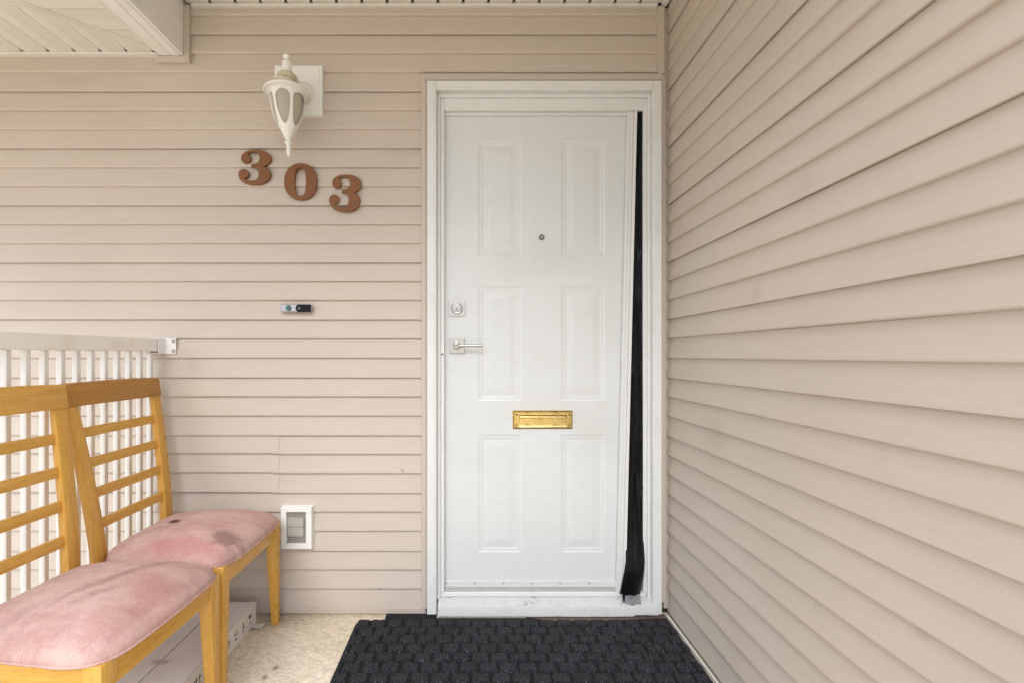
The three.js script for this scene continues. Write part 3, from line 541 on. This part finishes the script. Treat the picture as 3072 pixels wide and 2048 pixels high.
// ---------------------------------------------------------------- house numbers
{
  const U = 0.000506;
  const three = () => {
    const s = new THREE.Shape(); s.moveTo(207, -985);
    s.bezierCurveTo(207, -945, 245, -917, 320, -917); s.bezierCurveTo(400, -917, 442, -946, 442, -988); s.bezierCurveTo(442, -1022, 412, -1040, 384, -1047);
    s.bezierCurveTo(418, -1058, 437, -1080, 437, -1110); s.bezierCurveTo(437, -1160, 390, -1192, 318, -1192); s.bezierCurveTo(235, -1192, 185, -1158, 185, -1108);
    s.bezierCurveTo(185, -1084, 203, -1068, 227, -1068); s.bezierCurveTo(250, -1068, 268, -1086, 267, -1108); s.bezierCurveTo(266, -1128, 252, -1136, 232, -1138);
    s.bezierCurveTo(248, -1153, 270, -1160, 294, -1159); s.bezierCurveTo(328, -1157, 346, -1140, 345, -1108); s.bezierCurveTo(344, -1074, 326, -1055, 287, -1054);
    s.lineTo(286, -1028); s.bezierCurveTo(330, -1030, 352, -1012, 352, -984); s.bezierCurveTo(352, -952, 332, -936, 302, -936); s.bezierCurveTo(282, -936, 266, -941, 256, -950);
    s.bezierCurveTo(274, -956, 283, -972, 282, -990); s.bezierCurveTo(281, -1008, 264, -1020, 245, -1020); s.bezierCurveTo(222, -1020, 207, -1006, 207, -985);
    return s;
  };
  const nought = () => {
    const s = new THREE.Shape(); s.moveTo(676, -1023); s.bezierCurveTo(755, -1023, 805, -1080, 805, -1165); s.bezierCurveTo(805, -1255, 755, -1312, 680, -1312); s.bezierCurveTo(600, -1312, 547, -1255, 547, -1170); s.bezierCurveTo(547, -1080, 598, -1023, 676, -1023);
    const h = new THREE.Path(); h.moveTo(674, -1056); h.bezierCurveTo(708, -1057, 722, -1085, 722, -1165); h.bezierCurveTo(722, -1250, 710, -1283, 676, -1283); h.bezierCurveTo(640, -1283, 626, -1250, 626, -1165); h.bezierCurveTo(626, -1085, 640, -1056, 674, -1056); s.holes.push(h);
    return s;
  };
  const solid = (shape, cx, cy, sx = 1, sy = 1, rot = 0) => { const g = new THREE.ExtrudeGeometry(shape, { depth: 18, bevelEnabled: true, bevelThickness: 3, bevelSize: 3, bevelOffset: -3, bevelSegments: 3, curveSegments: 14 }); g.translate(-cx, -cy, 3); g.scale(U * sx, U * sy, U); g.rotateZ(rot); return g; };
  const put = (g, x, y, label) => { const t = thing('house_number', label, 'house number', [x, y, -0.003], 'brown house numbers under the lantern'); g.translate(x, y, -0.0015); part('digit', boxUV(g, 'x'), M.copper, t); };
  put(solid(three(), 313, -1055), -0.875, 1.775, 'brown wooden numeral 3 nearest the railing, highest of the three digits');
  put(solid(nought(), 676, -1168), -0.6925, 1.718, 'brown wooden numeral 0 between the two threes');
  put(solid(three(), 313, -1055, 0.965, 1.06, -0.03), -0.516, 1.673, 'brown wooden numeral 3 nearest the door, lowest of the three digits');
}

// ---------------------------------------------------------------- doorbell camera
{
  const x0 = -0.771, x1 = -0.6465, y0 = 1.198, y1 = 1.2305, z1 = 0.0185;
  const t = thing('doorbell_camera', 'slim silver and black doorbell camera mounted sideways on the siding', 'doorbell', [-0.71, 1.2145, 0]);
  part('body', [rb(x0, x1, y0, y1, -0.003, z1, 0.006, 'x', 4)], M.silver, t);
  const s = new THREE.Shape(); const bx0 = -0.7085, bx1 = x1 - 0.0012, by0 = y0 + 0.001, by1 = y1 - 0.001, r = 0.005;
  s.moveTo(bx0 + 0.010, by0); s.lineTo(bx1 - r, by0); s.quadraticCurveTo(bx1, by0, bx1, by0 + r); s.lineTo(bx1, by1 - r); s.quadraticCurveTo(bx1, by1, bx1 - r, by1); s.lineTo(bx0 + 0.010, by1); s.bezierCurveTo(bx0 - 0.003, by1 - 0.008, bx0 - 0.003, by0 + 0.008, bx0 + 0.010, by0);
  const g = new THREE.ExtrudeGeometry(s, { depth: 0.002, bevelEnabled: true, bevelThickness: 0.0008, bevelSize: 0.0008, bevelOffset: -0.0008, bevelSegments: 2 }); g.translate(0, 0, z1 - 0.0008);
  const fc = part('camera_face', boxUV(g), M.blackGloss, t);
  const cy = (y0 + y1) / 2;
  const le = lathe([[0, 0.0012], [0.003, 0.0014], [0.0045, 0.0022], [0.0062, 0.0026], [0.007, 0.0012], [0.0072, 0]], 28); le.rotateX(Math.PI / 2); le.translate(-0.6935, cy + 0.0005, z1 + 0.0018);
  part('lens', le, phy({ color: new THREE.Color(0.003, 0.003, 0.004), roughness: 0.08, clearcoat: 1 }), fc);
  const bt = lathe([[0, 0.001], [0.0085, 0.0008], [0.0098, 0.002], [0.0115, 0.0022], [0.012, 0.0005], [0.012, 0]], 36); bt.rotateX(Math.PI / 2); bt.translate(-0.7365, cy + 0.0003, z1);
  const btn = part('button', bt, M.green, t, 'round dark green button');
  const rg = new THREE.TorusGeometry(0.0078, 0.0012, 8, 32, Math.PI * 1.1); rg.rotateZ(1.5); rg.translate(-0.7365, cy, z1 + 0.0012); part('button_ring', rg, M.greenRim, btn);
}

// ---------------------------------------------------------------- outdoor outlet cover
{
  const x0 = -0.7685, x1 = -0.6455, y0 = 0.2655, y1 = 0.4335, z = 0.018;
  const t = thing('outlet_cover', 'white framed outdoor power outlet with two grey flip lids', 'outlet', [-0.707, 0.35, 0]);
  const ix0 = x0 + 0.0225, ix1 = x1 - 0.0235, iy0 = y0 + 0.0225, iy1 = y1 - 0.022;
  part('surround', [rb(x0, ix0, y0, y1, -0.012, z, 0.0025, 'y'), rb(ix1, x1, y0, y1, -0.012, z, 0.0025, 'y'), rb(ix0 - 0.003, ix1 + 0.003, iy1, y1 - 0.0002, -0.012, z - 0.0003, 0.0025), rb(ix0 - 0.003, ix1 + 0.003, y0 + 0.0002, iy0, -0.012, z - 0.0003, 0.0025), rb(x0 - 0.0015, x1 + 0.0015, y0 - 0.0015, y1 + 0.0015, -0.012, 0.005, 0.002)], M.plasticWhite, t);
  part('back_plate', [rb(ix0 - 0.001, ix1 + 0.001, iy0 + 0.008, iy1 + 0.001, -0.012, 0.0062, 0.001), rb(ix0, ix1, iy0, iy0 + 0.009, -0.012, 0.0095, 0.002)], M.greyDark, t);
  const lx0 = ix0 + 0.002, lx1 = ix1 - 0.0105, cy = (iy0 + iy1) / 2 + 0.001;
  for (const [a, b] of [[cy + 0.0008, cy + 0.0375], [cy - 0.0375, cy - 0.0008]]) {
    const s = new THREE.Shape(), r = 0.008, q = 0.003; s.moveTo(lx0 + q, a); s.lineTo(lx1 - r, a); s.quadraticCurveTo(lx1, a, lx1, a + r); s.lineTo(lx1, b - r); s.quadraticCurveTo(lx1, b, lx1 - r, b); s.lineTo(lx0 + q, b); s.quadraticCurveTo(lx0, b, lx0, b - q); s.lineTo(lx0, a + q); s.quadraticCurveTo(lx0, a, lx0 + q, a);
    const g = new THREE.ExtrudeGeometry(s, { depth: 0.0045, bevelEnabled: true, bevelThickness: 0.0012, bevelSize: 0.0012, bevelOffset: -0.0012, bevelSegments: 2 }); g.translate(0, 0, 0.0068);
    const lid = part('lid', boxUV(g), M.greyPlastic, t);
    part('lid_rib', [rb(lx0 + 0.012, lx1 - 0.009, a + 0.0085, a + 0.0095, 0.0125, 0.0137, 0.0004), rb(lx0 + 0.012, lx1 - 0.009, b - 0.0095, b - 0.0085, 0.0125, 0.0137, 0.0004)], M.greyPlastic, lid);
  }
  for (const y of [cy - 0.034, cy, cy + 0.034]) part('hinge', cyl(0.0024, 0.007, lx0 + 0.0075, y, 0.0135, 'x'), M.zinc, t);
}

// ---------------------------------------------------------------- railing on the left
{
  const t = thing('railing', 'white picket porch railing on the left with a beige stained top rail', 'railing', [-1.255, 0, 0.7]);
  const xf = -1.262, pitch = 0.0548, w = 0.0175, wz = 0.0145;
  part('top_rail', [rb(-1.30, -1.238, 1.047, 1.0945, 0.006, 1.62, 0.004, 'z', 3)], M.railPaint, t, 'stained beige top rail');
  part('bottom_rail', [rb(-1.29, -1.26, 0.07, 0.105, 0.022, 1.58, 0.003, 'z')], M.picket, t);
  for (let i = 0; i < 27; i++) { const z1 = 0.030 + i * pitch; part('picket', rb(xf - w, xf, 0.1052, 1.0468, z1, z1 + wz, 0.002, 'y'), M.picket, t); }
  part('post', rb(-1.31, -1.24, -0.1, 1.12, 1.58, 1.65, 0.004, 'y'), M.picket, t);
  const br = part('wall_bracket', [rb(-1.30, -1.191, 1.037, 1.0985, -0.001, 0.0042, 0.0018), rb(-1.235, -1.232, 1.040, 1.0955, 0.0042, 0.045, 0.001), rb(-1.29, -1.232, 1.0375, 1.0405, 0.0042, 0.05, 0.001)], M.picket, t, 'white wall bracket with two bolts');
  for (const y of [1.088, 1.0495]) { const b = new THREE.SphereGeometry(0.0062, 20, 12); b.scale(1, 1, 0.62); b.translate(-1.2005, y, 0.0045); part('bolt', [b, cyl(0.0078, 0.0012, -1.2005, y, 0.005)], M.zinc, br); }
}

// ---------------------------------------------------------------- cardboard box under the chairs
{
  const x0 = -1.105, x1 = -0.845, z0 = 0.058, z1 = 1.02, H = 0.081;
  const cv = document.createElement('canvas'); cv.width = 2048; cv.height = 176;
  const c = cv.getContext('2d'); c.fillStyle = '#e2ddd6'; c.fillRect(0, 0, 2048, 176);
  const pm = 2048 / (z1 - z0); // pixels per metre; canvas x runs from the far end (z0) to the near end
  c.strokeStyle = c.fillStyle = '#5a544d'; c.lineWidth = 2.5; c.lineJoin = 'round';
  const sym = (z, kind) => {
    const x = (z - z0) * pm, w = 78, y = 30, h = 112; c.strokeStyle = 'rgba(90,84,77,0.55)'; c.strokeRect(x, y, w, h); c.strokeStyle = '#5a544d'; c.fillStyle = '#4e4842';
    if (kind === 0) { c.beginPath(); c.moveTo(x + 22, y + 50); c.lineTo(x + 22, y + 92); c.moveTo(x + 56, y + 50); c.lineTo(x + 56, y + 92); c.lineWidth = 9; c.stroke(); c.lineWidth = 2.5; for (const q of [22, 56]) { c.beginPath(); c.moveTo(x + q - 14, y + 52); c.lineTo(x + q, y + 22); c.lineTo(x + q + 14, y + 52); c.fill(); } }
    if (kind === 1) { for (let i = 0; i < 4; i++) c.fillRect(x + 12, y + 16 + i * 13, 54 - (i === 3 ? 20 : 0), i === 2 ? 8 : 4); c.fillRect(x + 26, y + 74, 26, 18); }
    if (kind === 2) { c.beginPath(); c.arc(x + 40, y + 28, 11, 0, 7); c.fill(); c.beginPath(); c.moveTo(x + 36, y + 40); c.lineTo(x + 20, y + 66); c.lineTo(x + 44, y + 70); c.lineTo(x + 60, y + 98); c.lineTo(x + 48, y + 98); c.lineTo(x + 34, y + 78); c.lineTo(x + 14, y + 98); c.lineTo(x + 52, y + 52); c.fill(); }
    if (kind === 3) { c.beginPath(); c.moveTo(x + 14, y + 18); c.bezierCurveTo(x + 14, y + 60, x + 64, y + 60, x + 64, y + 18); c.closePath(); c.fill(); c.fillRect(x + 36, y + 50, 6, 36); c.fillRect(x + 20, y + 86, 38, 7); }
    if (kind === 4) { c.beginPath(); c.moveTo(x + 10, y + 60); c.arc(x + 39, y + 60, 29, Math.PI, 0); c.fill(); c.fillRect(x + 37, y + 60, 4, 36); }
  };
  sym(0.088, 3); sym(0.138, 2); sym(0.19, 1); sym(0.243, 0); sym(0.36, 4); sym(0.41, 0);
  c.save(); c.translate((0.458 - z0) * pm, 88); c.rotate(Math.PI); c.font = 'bold 64px sans-serif'; c.textAlign = 'center'; c.textBaseline = 'middle'; c.fillText('AC', 0, 0); c.restore();
  const ct = new THREE.CanvasTexture(cv); ct.colorSpace = THREE.SRGBColorSpace; ct.magFilter = THREE.LinearFilter;
  const cardMap = tex(512, 512, (u, v) => { const n = fbm(u, v, 5, 5, 5, 901), f = fbm(u, v, 80, 12, 3, 907); const d = (n - 0.5) * 16 + (f - 0.5) * 6; return [232 + d, 228 + d, 225 + d]; });
  const card = std({ map: rep(cardMap, 1.7, 1.7), roughness: 0.7, bumpMap: rep(paintBump, 2, 2), bumpScale: 0.0004 });
  const t = thing('cardboard_box', 'long flat white cardboard carton with shipping symbols lying under the chairs', 'box', [-0.975, 0, 0.54]);
  part('carton', rb(x0, x1 - 0.0008, 0.001, H - 0.0025, z0, z1, 0.0015, 'z'), card, t);
  // printed long side: a sheet of card of its own
  const side = gridGeo(2, 1, (u, v) => [x1, mix(0.0012, H - 0.002, v), mix(z0, z1, u)], (u, v) => [u, v]);
  side.index.array.reverse(); side.computeVertexNormals();
  part('printed_side', side, std({ map: ct, roughness: 0.7 }), t, 'side printed with handling symbols');
  const fl = (a, b, lift) => gridGeo(10, 24, (u, v) => { const x = mix(a, b, u), z = mix(z0, z1, v), e = lift < 0 ? 1 - u : u; return [x, H - 0.0022 + 0.0024 + Math.abs(lift) * Math.pow(e, 3) * (0.6 + 0.6 * vn(v * 5, 0.5, 64, 64, 4)) - 0.003 * Math.sin(u * Math.PI) * vn(v * 4, 0.7, 64, 64, 6), z]; }, (u, v, p) => [p[2], p[0]]);
  const flip = (g) => { g.index.array.reverse(); g.computeVertexNormals(); return g; };
  part('flap', flip(fl(x0, -0.9760, 0.0025)), card, t); part('flap', flip(fl(-0.9735, x1, -0.002)), card, t);
  part('tape', gridGeo(4, 3, (u, v) => [mix(-1.0, -0.95, u), H + mix(0.0036, 0.0024, u), mix(0.40, 0.42, v)], (u, v) => [u, v]), phy({ color: new THREE.Color(0.8, 0.78, 0.72), roughness: 0.25, transmission: 0.5, thickness: 0, side: THREE.DoubleSide }), t);
  part('torn_corner', gridGeo(8, 3, (u, v) => [mix(-0.846, -0.805, u), 0.003 + 0.004 * Math.sin(u * 5) * v + 0.006 * v, mix(0.075, 0.115, v) - u * 0.012 + 0.004 * vn(u * 9, v * 3, 64, 64, 3)], (u, v) => [u * 0.04, v * 0.04]), card, t);
}

// ---------------------------------------------------------------- door mats
{
  const um = thing('rubber_mat', 'thin plain dark mat lying mostly under the ribbed doormat against the sill', 'mat', [0.1, 0, 0.06]);
  part('sheet', slabXZ([[-0.352, 0.002], [-0.155, 0.002], [-0.15, 0.034], [0.22, 0.034], [0.30, 0.052], [0.32, 0.12], [-0.352, 0.12]], 0.0012, 0.0042, 'x', 0.001), M.underMat, um);
  const bd = thing('floor_board', 'worn brown board strip between the white sill and the doormat', 'board', [0.45, 0, 0.04]);
  part('plank', slabXZ([[0.2, 0.002], [0.752, 0.002], [0.752, 0.15], [0.2, 0.15]], 0.0008, 0.0026, 'x', 0.0006), M.brownBoard, bd);
  const t = thing('door_mat', 'charcoal doormat with raised brick pattern in front of the door', 'doormat', [0.15, 0, 0.37]);
  const x0 = -0.456, x1 = 0.748, z1 = 0.66, back = (x) => { const s = (x - x0) / (x1 - x0); return 0.052 - 0.008 * sst(0.12, 0.02, s) * 0 + 0.004 * Math.sin(s * Math.PI) - 0.014 * sst(0.75, 1, s) + 0.002 * (vn(s * 8, 0.5, 64, 64, 2) - 0.5); };
  const g = gridGeo(80, 6, (u, v) => {
    let x = mix(x0, x1, u), zb = back(x), e = 0;
    const cr = 0.022; let dx = Math.min(x - x0, 1); if (dx < cr && v < 0.5) zb += (cr - Math.sqrt(cr * cr - (cr - dx) ** 2)) * 0.8;
    const edge = Math.min(u * 80, (1 - u) * 80, v * 6) < 0.5 ? 0 : 1;
    return [x + (edge ? 0 : (vn(v * 40 + u * 60, 0.5, 512, 512, 4) - 0.5) * 0.004), edge ? 0.0085 : 0.0045, mix(zb, z1, v < 0.5 ? v * 0.06 : (v - 0.47) / 0.53)];
  }, (u, v, p) => [p[0], p[2]]);
  g.index.array.reverse(); g.computeVertexNormals();
  const skirt = slabXZ([[x0 + 0.01, 0.066], [x1 - 0.004, 0.062], [x1 - 0.002, z1], [x0 + 0.002, z1]], 0.0028, 0.0055, 'x');
  part('backing', [norm(g), norm(skirt)], M.matBase, t);
  // raised bricks: rows across, staggered, each with its own slight unevenness
  const px = 0.0645, pz = 0.0492, vars = [];
  for (let k = 0; k < 6; k++) {
    const w = px - 0.0075, d = pz - 0.0066, h = 0.0085;
    const q = gridGeo(14, 10, (u, v) => {
      const a = u * 2 - 1, b = v * 2 - 1, e = Math.max(Math.abs(a), Math.abs(b)), s = e > 0.8 ? Math.sqrt(Math.max(0, 1 - ((e - 0.8) / 0.2) ** 2)) : 1;
      const jx = (vn(u * 11 + k * 31, v * 9, 512, 512, 12) - 0.5) * 0.0055, jz = (vn(u * 11, v * 9 + k * 31, 512, 512, 14) - 0.5) * 0.005;
      return [a * w / 2 + jx, h * s + (fbm(u, v, 9, 7, 2, 950 + k) - 0.5) * 0.0022 * s, b * d / 2 + jz];
    });
    q.index.array.reverse(); vars.push(q);
  }
  for (let r = 0; r < 12; r++) {
    const z = 0.0835 + r * pz, off = (r % 2 ? 0.5 : 0.08) * px;
    for (let i = -1; i < 19; i++) {
      const x = x0 + 0.012 + off + (i + 0.1) * px + rr(-0.0015, 0.0015);
      const xa = Math.max(x - px / 2, x0 + 0.004), xb = Math.min(x + px / 2, x1 - 0.003); if (xb - xa < 0.014) continue;
      const q = vars[Math.floor(rnd() * 6)].clone(); q.scale((xb - xa) / px, 1, 1); q.rotateY(rr(-0.02, 0.02)); q.translate((xa + xb) / 2 - x, 0, 0); q.translate(x, 0.0078, z + rr(-0.001, 0.001));
      const p = q.attributes.position, uv = q.attributes.uv; for (let j = 0; j < p.count; j++) uv.setXY(j, p.getX(j), p.getZ(j));
      q.computeVertexNormals(); part('tread_block', q, M.matPile, t);
    }
  }
}

// ---------------------------------------------------------------- chairs (local frame: x = 0 at the front of the front legs, facing +x, z across)
function makeChair(name, label, velvetMat, wood, crestWood) {
  const t = thing(name, label, 'chair', [0, 0, 0], 'oak dining chairs with pink seats beside the railing');
  const W = 0.201;                                   // half width over the front legs
  const taper = (sx, sz) => {                        // front leg: square at the top, tapered on its inner faces
    const g = new RoundedBoxGeometry(0.042, 0.395, 0.042, 3, 0.0025); g.translate(0, 0.1975, 0);
    const q = g.index ? g.toNonIndexed() : g, p = q.attributes.position;
    for (let i = 0; i < p.count; i++) { const y = p.getY(i); const k = mix(0.58, 1, sst(0, 1, clamp(y / 0.31))); const kk = mix(0.58, 1, clamp(y / 0.31)); p.setX(i, 0.021 - (0.021 - p.getX(i)) * kk); p.setZ(i, sz * (0.021 - (0.021 - p.getZ(i)) * kk)); }
    q.translate(-0.021, 0, sz * (W - 0.021));
    if (sz < 0) { for (let i = 0; i < p.count; i += 3) for (const a of [q.attributes.position, q.attributes.normal]) { const u = [a.getX(i), a.getY(i), a.getZ(i)]; a.setXYZ(i, a.getX(i + 1), a.getY(i + 1), a.getZ(i + 1)); a.setXYZ(i + 1, ...u); } }
    q.computeVertexNormals();
    return boxUV(toCreasedNormals(q, 0.6), 'y', rr(0, 3), rr(0, 3));
  };
  // subdivide legs along y so that the taper bends near the apron
  for (const sz of [-1, 1]) part('leg', taper(1, sz), wood, t);
  // back legs with posts: side profile cut from a board
  const HB = 0.203, hbAt = (y) => mix(0.176, 0.203, clamp((y - 0.43) / 0.445, -0.2, 1.2));                                  // half width over the back posts
  const post = (sz) => {
    const s = new THREE.Shape();
    s.moveTo(-0.452, 0); s.lineTo(-0.426, 0); s.bezierCurveTo(-0.405, 0.16, -0.397, 0.3, -0.397, 0.42); s.bezierCurveTo(-0.407, 0.55, -0.438, 0.74, -0.4655, 0.877); s.lineTo(-0.483, 0.877); s.bezierCurveTo(-0.460, 0.72, -0.433, 0.56, -0.424, 0.43); s.bezierCurveTo(-0.424, 0.3, -0.436, 0.15, -0.452, 0);
    const g = new THREE.ExtrudeGeometry(s, { depth: 0.034, bevelEnabled: true, bevelThickness: 0.003, bevelSize: 0.003, bevelOffset: -0.003, bevelSegments: 2, curveSegments: 14 });
    g.translate(0, 0, 0.003 + (sz > 0 ? -0.04 : 0)); { const p = g.attributes.position; for (let i = 0; i < p.count; i++) p.setZ(i, p.getZ(i) + sz * hbAt(p.getY(i))); }
    return boxUV(toCreasedNormals(g, 0.5), 'y', rr(0, 3), rr(0, 3));
  };
  for (const sz of [-1, 1]) part('back_post', post(sz), wood, t);
  const lean = (y) => -0.399 - 0.070 * Math.pow(clamp((y - 0.42) / 0.46), 1.25);
  const bow = (z, a) => -a * (1 - (z / HB) ** 2);      // rails bow back slightly in the middle
  const rail = (y0, y1, x, th, half, a, r) => {
    const g = new RoundedBoxGeometry(th, y1 - y0, half * 2, 3, r); const n = 12;
    const q = new THREE.BoxGeometry(th, y1 - y0, half * 2, 2, 3, n); const p = q.attributes.position;
    for (let i = 0; i < p.count; i++) { const X = p.getX(i), Y = p.getY(i), Z = p.getZ(i), e = Math.abs(Y) > (y1 - y0) / 2 - 1e-4 && Math.abs(X) > th / 2 - 1e-4; p.setXYZ(i, (e ? X * 0.72 : X) + bow(Z, a) - 0.15 * Y, Y, Z); }
    q.translate(x, (y0 + y1) / 2, 0); q.computeVertexNormals();
    return boxUV(toCreasedNormals(q, 0.75), 'z', rr(0, 3), rr(0, 3));
  };
  // crest rail with rounded top corners
  {
    const s = new THREE.Shape(), h = 0.0705, r = 0.012; s.moveTo(-HB - 0.001, 0); s.lineTo(HB + 0.001, 0); s.lineTo(HB + 0.001, h - r); s.quadraticCurveTo(HB + 0.001, h, HB - r, h); s.bezierCurveTo(HB * 0.4, h + 0.004, -HB * 0.4, h + 0.004, -HB + r, h); s.quadraticCurveTo(-HB - 0.001, h, -HB - 0.001, h - r); s.lineTo(-HB - 0.001, 0);
    const g = new THREE.ExtrudeGeometry(s, { depth: 0.019, bevelEnabled: true, bevelThickness: 0.0028, bevelSize: 0.0028, bevelOffset: -0.0028, bevelSegments: 3, curveSegments: 10, steps: 1 });
    g.rotateY(Math.PI / 2); g.translate(-0.0125, 0, 0);
    const p = g.attributes.position; for (let i = 0; i < p.count; i++) p.setX(i, p.getX(i) - 0.13 * p.getY(i));
    g.translate(-0.470, 0.8755, 0);
    part('crest_rail', boxUV(toCreasedNormals(g, 0.5), 'z', rr(0, 3), rr(0, 3)), crestWood, t);
  }
  for (const y of [0.505, 0.602, 0.697, 0.791]) part('slat', rail(y - 0.0148, y + 0.0148, lean(y) - 0.0115, 0.013, hbAt(y) - 0.028, 0.002, 0.003), wood, t);
  // seat rails
  part('front_rail', rb(-0.027, -0.0035, 0.333, 0.393, -W + 0.04, W - 0.04, 0.0025, 'z'), wood, t);
  for (const sz of [-1, 1]) { const g = rb(-0.40, -0.04, 0.333, 0.393, -0.010, 0.010, 0.0025, 'x'); g.rotateY(sz * 0.03); g.translate(0, 0, sz * (W - 0.022)); part('side_rail', g, wood, t); }
  part('back_rail', rb(-0.418, -0.400, 0.335, 0.393, -0.15, 0.15, 0.002, 'z'), wood, t);
  // padded seat
  {
    const prof = [[0.965, 0], [0.988, 0.001], [1.0, 0.0055], [1.002, 0.011], [0.996, 0.0165], [0.982, 0.0215], [0.955, 0.0275], [0.91, 0.0345], [0.84, 0.0425], [0.75, 0.050], [0.63, 0.0572], [0.49, 0.0632], [0.34, 0.0672], [0.18, 0.0692], [0.001, 0.070]].map(([a, y]) => [a, y + 0.011 * clamp((y - 0.012) / 0.055)]);
    const cx = -0.198, N = 96;
    const out = (a) => { // rounded trapezoid, front wider than back
      const c = Math.cos(a), s = Math.sin(a), n = 5.4, r = Math.pow(Math.pow(Math.abs(c), n) + Math.pow(Math.abs(s), n), -1 / n); let x = r * c * 0.206, z = r * s;
      const hw = mix(0.181, 0.217, clamp((x + 0.206) / 0.412)); x += 0.009 * (1 - 0.3 * z * z) * (c > 0 ? 1 : 0); return [x, z * hw];
    };
    const g = gridGeo(N, prof.length - 1, (u, v) => {
      const a = u * Math.PI * 2, [sc, y] = prof[Math.round(v * (prof.length - 1))], [ox, oz] = out(a), x = ox * sc, z = oz * sc;
      const lump = (vn(x * 14 + 40, z * 14 + 40, 4096, 4096, 21) - 0.5) * 0.006 * clamp(y / 0.05) + (sc > 0.95 ? (vn(u * 60, v * 3, 60, 4096, 27) - 0.5) * 0.0022 : 0);
      return [cx + x, 0.3925 + y + lump, z];
    }, (u, v, p) => [p[0] - cx, p[2]]);
    g.index.array.reverse();
    const m = mergeVertices(g, 1e-5); m.computeVertexNormals();
    const seat = part('seat', m, velvetMat, t);
    const pts = []; for (let i = 0; i < 90; i++) { const [ox, oz] = out(i / 90 * Math.PI * 2); pts.push(new THREE.Vector3(cx + ox * 1.001, 0.3965 + (vn(i * 0.7, 0.5, 63, 64, 3) - 0.5) * 0.002, oz * 1.001)); }
    const pip = new THREE.TubeGeometry(new THREE.CatmullRomCurve3(pts, true), 180, 0.0032, 8, true); const pa = pip.attributes, pu = pa.uv; for (let i = 0; i < pu.count; i++) pu.setXY(i, pa.position.getX(i) - cx, pa.position.getZ(i));
    part('piping', pip, velvetMat, seat);
  }
  return t;
}
const chairA = makeChair('dining_chair', 'oak slat-back chair with stained pink velvet seat, the one beside the siding and outlet', M.velvetA, M.oak, M.oakDark);
chairA.position.set(-0.755, 0, 0.2535); chairA.rotation.y = 0.0;
const chairB = makeChair('dining_chair', 'oak slat-back chair with pink velvet seat, nearer the camera and cut by the frame', M.velvetB, M.oak, M.oak);
chairB.position.set(-0.754, 0, 0.690); chairB.rotation.y = -0.045;

scene.traverse((o) => { if (o.isMesh) { o.castShadow = true; o.receiveShadow = true; } });
renderer.render(scene, camera);
